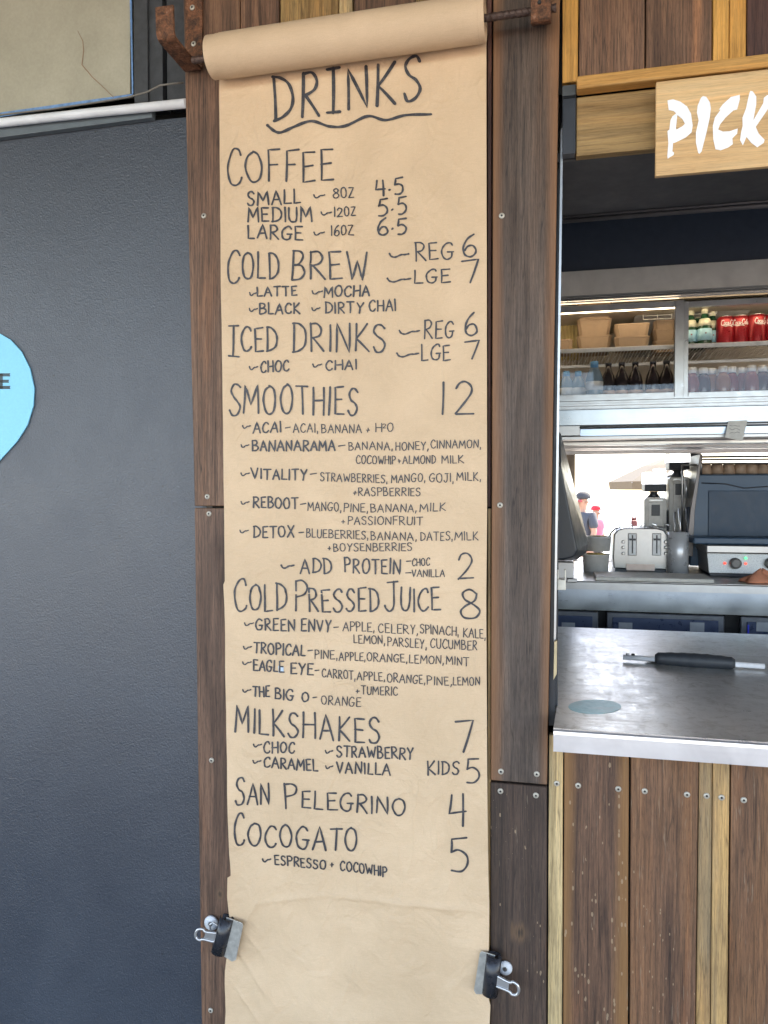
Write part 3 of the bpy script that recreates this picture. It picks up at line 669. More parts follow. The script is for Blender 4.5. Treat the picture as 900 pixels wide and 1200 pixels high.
def glyphs(text, rnd, first=1., gap=.17, space=.45, jit=1.):
    """-> total width and list of polylines, unit = letter height"""
    x = 0; out = []
    for k, ch in enumerate(text):
        if ch == ' ': x += space; continue
        gw, st_ = G[ch]; s = first if k == 0 else 1
        s2 = s*(1+rnd.uniform(-.05,.05)*jit); ws = s*(1+rnd.uniform(-.07,.07)*jit) * (1 if s == 1 else .9); rt = rnd.uniform(-.04,.04)*jit; dy = rnd.uniform(-.035,.035)*jit-(s-1)*.3
        for sk in st_:
            pp = [tuple(map(float, q.split(','))) for q in sk[1:].split()]
            pp = [(a+rnd.uniform(-.018,.018)*jit, b+rnd.uniform(-.02,.02)*jit) for a, b in pp]
            if sk[0] == 's': pp = crv(pp)
            else: pp = [(a[0]+(b[0]-a[0])*t/4+.010*math.sin(t*.785)*jit, a[1]+(b[1]-a[1])*t/4) for a, b in zip(pp, pp[1:]) for t in range(4)]+[pp[-1]]
            out.append([(x+(a*ws)-(b*s2)*rt, b*s2+dy) for a, b in pp])
        x += gw*ws+gap
    return x-gap, out
def ribbon(m, pts, wd_, fn, lift, rnd):
    """flat marker stroke through 2-D points; fn(u,v,lift) gives the surface point"""
    q = [pts[0]]
    for p in pts[1:]:
        if math.hypot(p[0]-q[-1][0], p[1]-q[-1][1]) > wd_*.25: q.append(p)
    if len(q) < 2: q.append((q[0][0]+wd_*.4, q[0][1]))
    n = len(q); L = []; Rr = []
    d0 = Vector(q[1])-Vector(q[0]); d1 = Vector(q[-1])-Vector(q[-2]); d0.normalize(); d1.normalize()
    q = [tuple(Vector(q[0])-d0*wd_*.45)] + q + [tuple(Vector(q[-1])+d1*wd_*.45)]
    n = len(q); ph = rnd.random()*6
    for i in range(n):
        a = Vector(q[max(0,i-1)]); b = Vector(q[min(n-1,i+1)]); t = (b-a); t.normalize(); nn = Vector((-t.y, t.x))
        w_ = wd_*.5*(1+.14*math.sin(i*.9+ph)+.12*abs(nn.x))
        if i in (0, n-1): w_ *= .45
        c = Vector(q[i]); L.append(c+nn*w_); Rr.append(c-nn*w_)
    vs = []
    for a, b in zip(L, Rr): vs += [fn(a.x, a.y, lift), fn(b.x, b.y, lift)]
    m.add(vs, [(2*i, 2*i+1, 2*i+3, 2*i+2) for i in range(n-1)])
def on_paper(px, py, lift):
    q = at(px, py, PY-.003); return Vector((q.x, PY-hp(q.x, q.z)-.0013-lift, q.z))
RN = random.Random(11)
def run(m, text, x0_, y0_, x1_, y1_, hgt, sw, first=1., gap=.17, space=.45):
    W, gs = glyphs(text, RN, first, gap, space); lift = 0
    sx = (x1_-x0_)/W; sl_ = (y1_-y0_)/(x1_-x0_)
    for g_ in gs:
        lift += .00002
        pts_ = [(x0_+a*sx, y0_+sl_*a*sx-b*hgt) for a, b in g_]
        ribbon(m, pts_, sw, on_paper, lift, RN)
def wave(m, pts_, sw): ribbon(m, crv(pts_, 8), sw, on_paper, .0001, RN)
def tilde(m, x0_, x1_, y, sw=1.4, a=3):
    w_ = x1_-x0_; wave(m, [(x0_, y-a*.5), (x0_+w_*.1, y+a*.45), (x0_+w_*.3, y+a*.7), (x0_+w_*.6, y-a*.1), (x0_+w_*.78, y-a*.15), (x1_, y-a*.45)], sw)
Ty = 1.35
LINES = [
 ('heading', 'heading DRINKS with a wavy underline', [('DR|NKS',321,141,493,118,50,4.0,1,.22)], [[(313.5,147),(322,154),(330,155.5),(345,149),(365.5,142),(386,148.5),(405,148),(431,136.5),(452,141),(476,135),(505,134)]]),
 ('heading', 'heading COFFEE', [('C',267,218,284,217,42,2.6),('OFFEE',288,214.5,391,211.5,36,2.7)], []),
 ('menu_line', None, [('SMALL',290,241.5,352,238.6,16,2.5),('80z',390,232.5,414.5,231.5,11.5,1.7),('4.5',440,230,473,227,19,2.6)], [(368,381,230)]),
 ('menu_line', None, [('MEDIUM',290.5,260.5,366,259.7,16.5,2.5),('120z',391.7,254,416.5,253,10.5,1.7),('5.5',442.7,254,476,251,19.5,2.6)], [(376.5,389,250)]),
 ('menu_line', None, [('LARGE',290.5,279,354.7,282,15.5,2.5),('160z',388,276.5,414.5,275.5,12,1.7),('6.5',442.7,276,476.5,274.5,19.5,2.6)], [(368,380.5,273.5)]),
 ('heading', 'heading COLD BREW', [('C',266,333,281,332,39,2.6),('OLD',284,328,327.5,326,31,2.7),('BREW',342,327,430,327.5,33,2.7,1.08)], []),
 ('menu_line', 'REG 6 beside COLD BREW', [('REG',487,305.5,531.5,303,19,2.2,1.15),('6',542,300.5,558.5,300.5,27,2.6)], [(456.5,479.5,299,2,3.5)]),
 ('menu_line', 'LGE 7 beside COLD BREW', [('LGE',485,332.5,527.7,330.5,16,2.2),('7',541.6,332,560,331,26,2.6)], [(454,482,328,2,3.5)]),
 ('menu_line', None, [('LATTE',301.5,347.5,348,346.5,11,2.3),('MOCHA',379.6,348.5,433,346.5,12.5,2.3)], [(293,301,344.5),(366,378,342.5)]),
 ('menu_line', None, [('BLACK',304,367.8,351,367.5,12.5,2.3),('DIRTY',381,366.5,425.7,367,12.5,2.2),('CHAI',432.5,365,464,364,13,2.2)], [(292.5,302,363),(365.5,375,362)]),
 ('heading', 'heading ICED DRINKS', [('|',267,417.5,280.5,418,37,2.6),('CED',283,412.5,325.5,412,28,2.7),('DRINKS',342.5,413,452,411.5,32,2.7,1.05)], []),
 ('menu_line', 'REG 6 beside ICED DRINKS', [('REG',497,396.5,531.5,395,19,2.2,1.15),('6',544.5,393,560,393,27,2.6)], [(468,492,389,2,3.5)]),
 ('menu_line', 'LGE 7 beside ICED DRINKS', [('LGE',493.5,423,527.7,421.5,18,2.2),('7',544,421,561,420,22,2.6)], [(465,491,415.5,2,3.5)]),
 ('menu_line', None, [('CHOC',305.5,436.3,338.8,435,12.5,2.2),('CHAI',382,434,418,433,11.5,2.2)], [(292.5,302,431),(366.5,377,428)]),
 ('heading', 'heading SMOOTHIES', [('S',269,486,282,485.5,37,2.6),('MOOTHIES',285,484,419.5,486,32,2.7)], []),
 ('heading', 'price 12', [('1',516.5,487,521.5,486,36,2.8),('2',532.6,486,555,485.5,40,2.8)], []),
 ('menu_line', None, [('ACAI',297,508,329.5,506.5,12,2.1),('-',334,507,341,506,10,1.7),('ACAI,',343.7,507,372.8,506.5,10.5,Ty),('BANANA',376.6,507.5,423.8,507.5,10,Ty),('+',428,508,433,508,10,Ty),('H',440,506,447.5,506,10,Ty),('2',448.3,501.5,452.3,501.5,5,.9),('O',453.5,506,461,505.5,10,Ty)], [(284.5,294,500,1.5,2.6)]),
 ('menu_line', None, [('BANANARAMA',296,528.5,393,528,12,2.2),('-',396,528,405,527,10,1.7),('BANANA,',408.7,527.5,460,527,9.5,Ty),('HONEY,',463.5,527.5,502,527,9.5,Ty),('CINNAMON,',505,525.5,563.5,525,9.5,Ty)], [(283,292,522.5,1.5,2.6)]),
 ('menu_line', None, [('COCOWHIP',417.5,543.5,463.5,544,9.5,Ty),('+',466,544,470,544,10,Ty),('ALMOND',472,543.5,510.5,543,9,Ty),('MILK',517.5,543,543.5,542.5,9,Ty)], []),
 ('menu_line', None, [('VITALITY',295,561,359.5,562.5,12,2.2),('-',363,560.5,371,559.5,9,1.7),('STRAWBERRIES,',375.5,563.5,454,566,9.5,Ty),('MANGO,',458.5,566,498,564.5,9.5,Ty),('GOJI,',503,564.5,531.5,565,10,Ty),('MILK,',535,563,563.5,563,9.5,Ty)], [(283,293,555.5,1.5,2.6)]),
 ('menu_line', None, [('+',413.5,581.5,418,581.5,9,Ty),('RASPBERRIES',420,581,492.5,581,9.5,Ty)], []),
 ('menu_line', None, [('REBOOT',297,594.8,349.5,596,12.5,2.2),('-',352,595.5,359,594.5,9,1.7),('MANGO,',360.7,598,400,599.5,10.5,Ty),('PINE,',403,599.5,431.5,600,10,Ty),('BANANA,',434.5,600,488,600,9.5,Ty),('MILK',492,599.5,522,598.5,9.5,Ty)], [(283,292.5,589,1.5,2.6)]),
 ('menu_line', None, [('+',400,615,404.5,615,9,Ty),('PASSIONFRUIT',408,614.5,495,615,9.5,Ty)], []),
 ('menu_line', None, [('DETOX',297,629.5,344.5,629.5,13,2.2),('-',350,629,357,628.5,9,1.7),('BLUEBERRIES,',359,629.5,431.5,632,9.5,Ty),('BANANA,',434.5,632.5,488,633.5,9.5,Ty),('DATES,',492.5,633.5,530.5,633,10,Ty),('MILK',532.8,633,560.5,633,9.5,Ty)], [(281.5,291.5,622.5,1.5,2.6)]),
 ('menu_line', None, [('+',384,646,388.5,646,9,Ty),('BOYSENBERRIES',391,646,483,645.5,9,Ty)], []),
 ('menu_line', 'ADD PROTEIN with its price 2', [('ADD',352.5,671.5,389,671.5,17,2.3),('PROTEIN',404,670.5,469,672.5,16.5,2.3),('-',475,662,482.5,662,9,1.6),('CHOC',483,663,503.5,662.5,8.5,Ty),('-',474.5,676,482,676,9,1.6),('VANILLA',482.5,676,521,676,8.5,Ty),('2',536.5,679,555,678.5,29.5,2.4)], [(330,345,663.5,2,3)]),
 ('heading', 'heading COLD PRESSED JUICE with price 8', [('C',275,717.5,290,717,36,2.5),('OLD',293,715.5,337,715,30,2.6),('P',346,717,361,716,35,2.5),('RESSED',362,716.5,444.6,717,27,2.6),('J',450,717,466,716,34,2.5),('UICE',469,716,516,715.5,26,2.6),('8',538,724,563.5,724,34,2.7)], []),
 ('menu_line', None, [('GREEN',300,738.5,346,739,13.5,2.2),('ENVY',353,739,388,740,13.5,2.2),('-',391,740,397.5,739.5,9,1.7),('APPLE,',402,739,438.5,740,10.5,Ty),('CELERY,',443.4,741,489.5,743.5,10.5,Ty),('SPINACH,',492,742,537.5,745,10.5,Ty),('KALE,',543,746,569,748.5,10.5,Ty)], [(287,297.5,731,1.5,2.6)]),
 ('menu_line', None, [('LEMON,',414.5,753.5,451,755,10,Ty),('PARSLEY,',454,756.5,500,760,10,Ty),('CUCUMBER',504.5,759,559,762,10.5,Ty)], []),
 ('menu_line', None, [('TROPICAL',298,765,357.7,768.5,12.5,2.2),('-',360,767,366.5,766.5,9,1.7),('PINE,',369,771.5,395.5,772.5,10,Ty),('APPLE,',397.5,774,428,774.5,9.5,Ty),('ORANGE,',429.8,774.5,477,776.5,9.5,Ty),('LEMON,',479.5,777,520,778,9.5,Ty),('MINT',523,778,549.6,780,9.5,Ty)], [(286,295.5,758.5,1.5,2.6)]),
 ('menu_line', None, [('EAGLE',297,785,333,788,12.5,2.2),('EYE',341,789,367,791,12.5,2.2),('-',369,790,374.5,789.5,9,1.7),('CARROT,',377.5,793,416.5,796.5,10,Ty),('APPLE,',418.5,797,451,798,10,Ty),('ORANGE,',453.5,799,498.5,801.5,10,Ty),('PINE,',500.5,801.5,529.5,803.5,10,Ty),('LEMON',531,802.5,562.5,803,9.5,Ty)], [(285,295,776.5,1.5,2.6)]),
 ('menu_line', None, [('+',417,813.5,421.5,813.5,9,Ty),('TUMERIC',423.5,813.5,466,815,9.5,Ty)], []),
 ('menu_line', None, [('THE',296.5,815.5,316,816.5,12,2.2),('BIG',322.5,818,344.5,821,12.5,2.2),('O',353.5,821.5,362,822,11,2.2),('-',366,822,371.5,821.5,9,1.7),('ORANGE',376.5,825,423,828.5,10.5,Ty)], [(285,294.5,809,1.5,2.6)]),
 ('heading', 'heading MILKSHAKES with price 7', [('M',275.5,857.5,292,858.5,29.5,2.6),('ILKSHAKES',297,859.5,445,872,29,2.7),('7',532,882.5,554,881.5,37,2.8)], []),
 ('menu_line', None, [('CHOC',309.7,881.5,345.6,881.5,12.5,2.2),('STRAWBERRY',394.5,886.5,484.5,889.5,13,2.2)], [(297.5,307,873,1.6,2.6),(381.5,390.5,880.5,1.6,2.6)]),
 ('menu_line', None, [('CARAMEL',309.7,898.5,372.8,903,12.5,2.2),('VANILLA',394.5,906,457.8,908,13,2.2),('KIDS',501.5,907.5,538,907,15.5,2.2),('5',545,918.5,562,918.5,30,2.5)], [(297,306.5,892,1.6,2.6),(382,390.5,898.5,1.6,2.6)]),
 ('heading', 'heading SAN PELEGRINO with price 4', [('S',275.5,943,287,943,33,2.5),('AN',290,943,316.5,943,25,2.5),('P',334,946,349.5,945,30,2.5),('ELEGRINO',353.5,946,475,955,20,2.5),('4',524.5,968,546,967,37,2.8)], []),
 ('heading', 'heading COCOGATO with price 5', [('C',274,991,286.5,991,38,2.5),('OCOGATO',290,991.5,419,997,26,2.6),('5',526,1022.5,550,1022,40,2.8)], []),
 ('menu_line', None, [('ESPRESSO',321.5,1013.5,382,1018.5,11,2.0),('+',387,1017,391.5,1017,10,1.7),('COCOWHIP',399,1019.5,454,1026,11,2.0)], [(307.5,317.5,1008,1.8,2.8)]),
]
for nm, lb_, runs, waves in LINES:
    for r in runs:
        m = MB(); run(m, *r[:6], r[6]*.82, *r[7:])
        tx = r[0]
        build('price' if tx.replace('.','').isdigit() else 'heading' if r[6] >= 2.4 else 'dash' if tx in '-+' else 'word', m, INK, sheet, label=None)
    for wv_ in waves:
        m = MB()
        if isinstance(wv_, list): wave(m, wv_, 3.2)
        else: tilde(m, *wv_) if len(wv_) > 3 else tilde(m, *wv_, 1.6, 3)
        build('wavy_dash', m, INK, sheet)
q = [at(327,779.5,PY), at(333,780.5,PY), at(333.5,787.5,PY), at(327.5,788,PY)]
build('pale_smudge', MB().add([Vector((p.x, PY-hp(p.x,p.z)-.0012, p.z)) for p in q], [(0,1,2,3)]), plain('pale_blue_smudge', (.45,.56,.66), .5), sheet)

# ------------------------------------------------------------------ bulldog clips and their buttons
def make_clip(cx, cy, ang, flip, label, s=1.):
    c = at(cx, cy, PY-.02)
    k = at(cx+10, cy, PY-.02).x-c.x; k = k/10*s          # metres per photo pixel there
    root = thing('bulldog_clip', label, 'clip', c, 'bulldog clips holding down the menu')
    f = -1 if flip else 1
    T = Matrix.Translation(c) @ Matrix.Rotation(ang, 4, 'Y') @ Matrix.Diagonal((f,1,1,1))
    def pt(x, y, z): return (x*k, y*k, z*k)
    # rolled black spine
    m = MB(); prof = []
    for i in range(20):
        a = math.pi*(.05+1.75*i/19); prof.append((9.2*math.cos(a), -7.5*math.sin(a)))
    prof2 = [(x*.86, y*.86) for x, y in prof]
    n_ = len(prof); A = [Vector(pt(x+1, y+2, 24)) for x, y in prof]+[Vector(pt(x+1, y+2, 24)) for x, y in prof2[::-1]]
    Bz = [Vector((p.x, p.y, -24.5*k)) for p in A]; m.prism(A, Bz, 0, True); m.xf(T)
    build('spine', m, plain('black_enamel', (.018,.02,.026), .28, 0, .3, 70, .3), root)
    # gripping plate
    m = MB(); jw = 6 if flip else 0; o1 = [(-16-jw,22),(-14-jw,25),(2,24),(2,-24),(-15-jw*.8,-28),(-18-jw,-24)]
    m.prism([pt(x, 3, z) for x, z in o1], [pt(x, 1.4, z) for x, z in o1]); m.xf(T)
    build('jaw', m, plain('worn_grey_steel', (.48,.48,.45), .38, .6, .18, 90, .3), root, bev=.0006)
    # levers with eye
    m = MB(); z0 = 1
    lv = [(7,4.5),(20,4.5),(24,7),(29,6),(31,1),(29,-4),(24,-6),(20,-4.5),(7,-6)]
    m.tube([pt(x*1.08, -3.5-.12*x, z*1.15-.22*x) for x, z in crv(lv, 4)], 1.7*k, 8)
    m.prism([pt(x*1.08, -3.5-.12*x, z-.22*x) for x, z in ((7,4),(20,5),(20,-6),(7,-7))], [pt(x*1.08, -2.5-.12*x, z-.22*x) for x, z in ((7,4),(20,5),(20,-6),(7,-7))])
    m.xf(T); build('lever', m, CHROME, root)
    if flip:
        m = MB(); m.tube([pt(x, 4, z) for x, z in ((6,6),(18,9),(22,4),(18,-3),(6,-7))], 1.2*k, 8); m.xf(T); build('lever', m, CHROME, root)
    return root, k
make_clip(575.5, 1143, rad(6), False, 'black bulldog clip on right edge of the paper menu')
make_clip(261, 1097, rad(15), True, 'black bulldog clip on left edge of the paper menu', .86)
def button(px, py, r, label):
    c = at(px, py, -.004); kk = (at(px+10,py,-.004).x-c.x)/10; root = thing('plastic_button', label, 'button', c, 'white buttons behind the bulldog clips')
    build('disc', MB().lathe([(r*kk,0),(r*kk,-.003),(r*kk*.9,-.006),(r*kk*.35,-.007)], c, 24, 'y'), PVC, root)
    build('screw', MB().lathe([(r*kk*.32,-.0068),(r*kk*.3,-.0085)], c, 12, 'y'), STEELD, root)
button(592, 1133.5, 8.5, 'white plastic button screwed beside the right hand clip')
button(248, 1081, 8, 'white plastic button screwed beside the left hand clip')

# ------------------------------------------------------------------ PICK sign
sg = -.045
sign = thing('pickup_sign', 'wooden sign with white brush lettering PICK over servery', 'sign', at(900, 140, sg))
A = at(769, 96, sg); Bp = at(767.5, 206.5, sg)
build('board', MB().box(A.x, at(1090,90,sg).x, sg, sg+.012, Bp.z, A.z), WD['sign'], sign, bev=.001)
def Q(x, y): return (760+x/6.43, 60+y/6.43)
LET = {
'P':[[(143,370),(185,362),(240,380),(290,415),(320,470),(333,560),(325,610),(280,650),(195,690),(185,690),(180,755),(192,762),(190,780),(145,808),(142,790),(150,690),(143,600),(158,590),(165,520),(180,490),(209,468),(190,450),(152,442)],[(217,480),(255,510),(275,545),(255,565),(210,590),(207,578)]],
'I':[[(410,338),(435,343),(462,385),(470,430),(462,500),(435,620),(400,755),(385,772),(375,765),(358,690),(358,610),(378,520),(365,460),(370,410),(395,350)]],
'C':[[(688,328),(688,365),(668,438),(640,445),(580,500),(540,550),(525,590),(560,605),(610,603),(672,582),(668,620),(632,655),(635,700),(600,725),(545,745),(505,738),(488,660),(485,560),(500,500),(545,438),(530,440),(560,400),(620,345)]],
'K':[[(768,298),(785,302),(812,340),(812,400),(790,520),(865,390),(870,350),(895,330),(940,345),(930,390),(870,480),(808,570),(830,620),(875,668),(868,690),(820,723),(775,690),(738,645),(712,708),(690,668),(700,600),(710,560),(708,500),(735,430),(750,360),(762,310)]]}
for ch, loops in LET.items():
    bm = bmesh.new()
    for lp in loops:
        vv = [bm.verts.new(at(*Q(x,y), sg-.0012)-BASE[sign.name]) for x, y in lp]
        for i in range(len(vv)): bm.edges.new((vv[i], vv[(i+1)%len(vv)]))
    bmesh.ops.triangle_fill(bm, use_beauty=True, edges=bm.edges[:])
    ex = bmesh.ops.extrude_face_region(bm, geom=bm.faces[:]); bmesh.ops.translate(bm, verts=[v for v in ex['geom'] if isinstance(v, bmesh.types.BMVert)], vec=(0,.0013,0))
    bmesh.ops.recalc_face_normals(bm, faces=bm.faces[:])
    me = bpy.data.meshes.new('letter'); bm.to_mesh(me); bm.free(); me.materials.append(plain('white_sign_paint', (.86,.89,.94), .5, var=.03))
    o = bpy.data.objects.new('letter', me); COL.objects.link(o); o.parent = sign; o['label'] = 'white brush stroke letter '+ch

# ------------------------------------------------------------------ drinks fridge over the hatch
FY = 1.45
def fz(row, Y=FY, px=660): return at(px, row, Y).z
fx0, fx1 = -.45, 1.75
fg = thing('drinks_fridge', 'stainless steel overhead drinks fridge with two sliding glass doors', 'fridge', (.6, FY, fz(470)))
zt, z1, z2, z3, z4, z5, z6 = fz(318.5), fz(349), fz(355.5), fz(366), fz(463), fz(471), fz(480)
zfl = 1.90; FB = 1.98
build('top_fascia', MB().box(fx0, fx1, FY, FY+.03, z1, zt), STEELB, fg, bev=.002)
m = MB()
for k in range(3): zz = z2+.004+k*.0075; m.box(fx0, fx1, FY-.012-.003*(k%2), FY+.004, zz, zz+.005)
build('top_track', m, ALU, fg)
build('track_back', MB().box(fx0, fx1, FY+.005, FY+.028, z2, z1-.0005), STEELD, fg)
build('top_panel', MB().box(fx0, fx1, FY+.031, FB, zt-.02, zt), STEELD, fg)
build('back_liner', MB().box(fx0, fx1, FB-.02, FB, zfl-.02, zt-.021), CREAM, fg)
build('floor_liner', MB().box(fx0, fx1, FY+.031, FB-.021, zfl-.02, zfl), CREAM, fg)
build('roof_liner', MB().box(fx0, fx1, FY+.055, FB-.021, z3+.012, z3+.02), CREAM, fg)
for x in (fx0, fx1-.02): build('side_liner', MB().box(x, x+.02, FY+.031, FB-.021, zfl+.001, z3+.011), CREAM, fg)
m = MB(); xs = at(742, 370, 1.7).x
m.prism([(xs,1.62,z3+.011),(xs+.16,1.62,z3+.011),(xs+.10,1.95,z3-.10),(xs-.02,1.95,z3-.10)], [(xs,1.64,z3+.0115),(xs+.16,1.64,z3+.0115),(xs+.10,1.958,z3-.10),(xs-.02,1.958,z3-.10)])
build('evaporator_panel', m, plain('grey_liner', (.36,.37,.38), .5), fg)
m = MB(); xs = at(838, 360, 1.7).x
m.prism([(xs-.1,1.62,z3+.011),(xs+.12,1.62,z3+.011),(xs-.03,1.95,z3-.12),(xs-.16,1.95,z3-.12)], [(xs-.1,1.64,z3+.0115),(xs+.12,1.64,z3+.0115),(xs-.03,1.958,z3-.12),(xs-.16,1.958,z3-.12)])
build('evaporator_panel', m, plain('grey_liner2', (.36,.37,.38), .5), fg)
# lamp inside
build('lamp', MB().box(fx0+.03, fx1-.03, FY+.034, FY+.05, z3+.004, z3+.014), emis('fridge_lamp', (1,.86,.66), 1.8), fg)
for px0, px1, py0, py1 in ((754,787,366,373),(808,840,360,367)):
    a, b = at(px0,py0,1.62), at(px1,py1,1.62); m = MB()
    for z in (a.z, (a.z+b.z)/2, b.z): m.tube([(a.x,1.62,z),(b.x,1.62,z)], .0018, 6)
    for x in (a.x, (a.x+b.x)/2, b.x): m.tube([(x,1.62,a.z),(x,1.62,b.z)], .0018, 6)
    build('vent_grille', m, WHITE, fg)
# doors
xm0, xm1 = at(790, 420, FY).x, at(803.5, 420, FY).x
def door(x0, x1, y, w=.028):
    f = build('door', MB().box(x0, x0+w, y, y+.02, z4-.026, z3+.022).box(x1-w, x1, y, y+.02, z4-.026, z3+.022).box(x0+w+.0002, x1-w-.0002, y+.0005, y+.0195, z3, z3+.0215).box(x0+w+.0002, x1-w-.0002, y+.0005, y+.0195, z4-.0255, z4), ALU, fg, bev=.0015)
    build('pane', MB().box(x0+w, x1-w, y+.008, y+.011, z4, z3), GLASS, f)
door(fx0+.02, xm1-.006, FY-.004, .034); door(xm0+.02, fx1-.02, FY+.02, .034)
m = MB()
for k in range(4): zz = z6+.002+k*.0095; m.box(fx0, fx1, FY-.006-.006*(k%2), FY+.03, zz, zz+.0068)
m.box(fx0, fx1, FY-.002, FY+.031, z6-.001, z4-.027)
build('bottom_track', m, WHITE if False else ALU, fg)
# shelf
zs = 2.126
m = MB()
for x in [fx0+.03+k*.0125 for k in range(int((fx1-fx0-.06)/.0125))]: m.add([(x,FY+.06,zs-.002),(x+.003,FY+.06,zs-.002),(x+.003,FB-.03,zs-.002),(x,FB-.03,zs-.002)], [(0,1,2,3)])
build('shelf_wires', m, WHITE, fg, kind='stuff')
build('shelf_edge', MB().box(fx0+.02, fx1-.02, FY+.052, FY+.060, zs-.014, zs+.003), WHITE, fg, bev=.002)
build('shelf_edge', MB().box(fx0+.02, fx1-.02, FY+.2, FY+.208, zs-.050, zs-.038), WHITE, fg, bev=.002)
m = MB()
for k in range(90):
    x = fx0+.05+k*.022; m.tube([(x,FY+.205,zs-.04),(x+.02,FY+.205,zs-.006)], .0012, 4)
build('shelf_truss', m, WHITE, fg, kind='stuff')
# stainless band, handle, underside
zu0, zu1 = fz(499), fz(511)
xk = at(680, 500, FY-.02).x
build('lower_band', MB().box(fx0, fx1, FY+.004, FY+.03, zu0+.001, z6-.002), steel('band_steel', (.36,.39,.42), .3, 'x', .1, .4), fg, bev=.001)
build('corner_block', MB().box(fx0, xk-.001, FY-.002, FY+.028, zu1, zu0), STEELD, fg, bev=.002)
build('lower_panel', MB().box(xk, fx1, FY+.001, FY+.012, zu1-.002, zu0-.014), steel('panel_steel', (.36,.42,.50), .3, 'x', .1, .5), fg, bev=.001)
build('dark_channel', MB().box(xk, fx1, FY+.004, FY+.028, zu0-.0135, zu0+.0005), BLACKP, fg)
m = MB(); m.tube([(xk,FY-.004,zu0-.007),(fx1,FY-.004,zu0-.007)], .0035, 8); build('rail', m, CHROME, fg)
zun = zu1-.004
m = MB(); m.box(fx0, fx1, FY+.0, FY+.9, zun-.01, zun)
build('underside', m, STEELD, fg)
m = MB()
for k, (y, zz) in enumerate(((.12,.016),(.28,.02),(.5,.014),(.72,.022))): m.box(fx0+.2, fx1, FY+y, FY+y+.05, zun-.010-zz, zun-.011)
build('underside_channel', m, CHROME, fg, bev=.002)
o = build('bulkhead', MB().box(-1.1, XR, FY+.03, FY+.07, zt+.002, 2.77), NAVY); tag(o, 'dark navy bulkhead panel above the drinks fridge', 'panel')
# paper note
q = [at(853.5,493.5,FY-.008), at(876,492.5,FY-.008), at(870,517,FY-.03), at(849.5,512.5,FY-.03)]
m = MB(); m.prism(q, [p+Vector((0,.0008,0)) for p in q])
note = build('paper_note', m, plain('note_paper', (.62,.61,.57), .7)); tag(note, 'small handwritten paper note taped under the fridge', 'note')
m = MB(); rr = random.Random(3)
for k in range(3):
    y0n = 499+k*4
    ribbon(m, crv([(855+i*3, y0n+rr.uniform(-1,1)) for i in range(5)], 3), .35, lambda u, v, l: at(u, v, FY-.0095-.022*max(0,(v-493)/22)), 0, rr)
build('scribble', m, INK, note)

# ---- fridge contents
def tub(px0, px1, row_b, h, Y, label, name='kraft_tub', d=.11, base=None):
    a, b = at(px0,row_b,Y), at(px1,row_b,Y); z = base; cx_, w_ = (a.x+b.x)/2, (b.x-a.x)/2
    def ring(s, zz, c=.012):
        W, D = w_*s, d/2*s; c = min(c, W*.4, D*.4)
        return [(cx_+x, Y+D_+d/2, zz) for x, D_ in ((-W+c,-D),(W-c,-D),(W,-D+c),(W,D-c),(W-c,D),(-W+c,D),(-W,D-c),(-W,-D+c))]
    root = thing(name, label, 'food tub', (cx_, Y, z), 'kraft takeaway tubs in the fridge')
    build('tub', MB().prism(ring(.86, z), ring(.98, z+h-.008)), KRAFT, root, bev=.001)
    build('lid', MB().prism(ring(1.0, z+h-.0078), ring(1.0, z+h-.001)), KRAFT, root, bev=.001)
zz = zs+.004
for pos, nn, lab in ((0, 3, 'tallest stack behind the left glass door'),):
    hh = (.205)/3
    for k in range(3): tub(676, 717, 418, hh, 1.60, 'kraft takeaway tub, %s of the %s' % (['bottom','middle','topmost'][k], lab), base=zz+k*hh)
for k in range(2): tub(720, 762, 416, .051, 1.56, 'wide low kraft tub, %s of the pair in middle of shelf' % ['lower','upper'][k], base=zz+k*.051)
for k in range(3): tub(765, 793, 415, .047, 1.66, 'small kraft tub, %s of the stack next to door mullion' % ['bottom','middle','top'][k], base=zz+k*.047)
tub(648, 671, 419, .055, 1.58, 'single kraft tub at the far left of the shelf', base=zz)
bx0, bx1 = at(655,400,1.75).x, at(679,400,1.75).x
m = MB(); n_ = 18; fr = []
for i in range(n_+1):
    x = bx0+(bx1-bx0)*i/n_; fr.append((x, 1.75+.012*math.sin(i*1.9)))
A = [Vector((x,y,zz)) for x,y in fr]+[Vector((x,y+.03,zz)) for x,y in fr[::-1]]; Bq = [Vector((p.x,p.y,zz+.2)) for p in A]
m.prism(A, Bq, 0, True); o = build('paper_bag_bundle', m, plain('yellow_paper', (.60,.50,.25), .7), origin=(bx0,1.75,zz)); tag(o, 'bundle of pale yellow paper bags at left in fridge', 'bags')
def bottle(name, x, y, z, prof, mats, caps, label, cat, group, band=None, star=None, inner=None):
    root = thing(name, label, cat, (x,y,z), group)
    c = (x,y,z); build('body', MB().lathe(prof, c, 18), mats, root)
    build('cap', MB().lathe(caps[0], c, 14), caps[1], root)
    if band:
        for bnd, mt in band: build('label_band', MB().lathe(bnd, c, 18), mt, root)
    return root
GREENG = plain('green_glass', (.012,.06,.03), .12, 0, .1); CLEARB = plain('clear_plastic_bottle', (.16,.24,.31), .12); DARKG = plain('brown_glass', (.022,.018,.022), .12)
BLUECAP = plain('blue_cap', (.10,.32,.60), .4); WLAB = plain('white_label', (.6,.66,.72), .5); PBLUE = plain('pale_blue_label', (.33,.62,.75), .5); PCREAM = plain('cream_foil', (.66,.66,.5), .4)
wp = [(.028,0),(.031,.006),(.030,.05),(.0315,.055),(.0315,.1),(.024,.128),(.0135,.145),(.013,.15)]
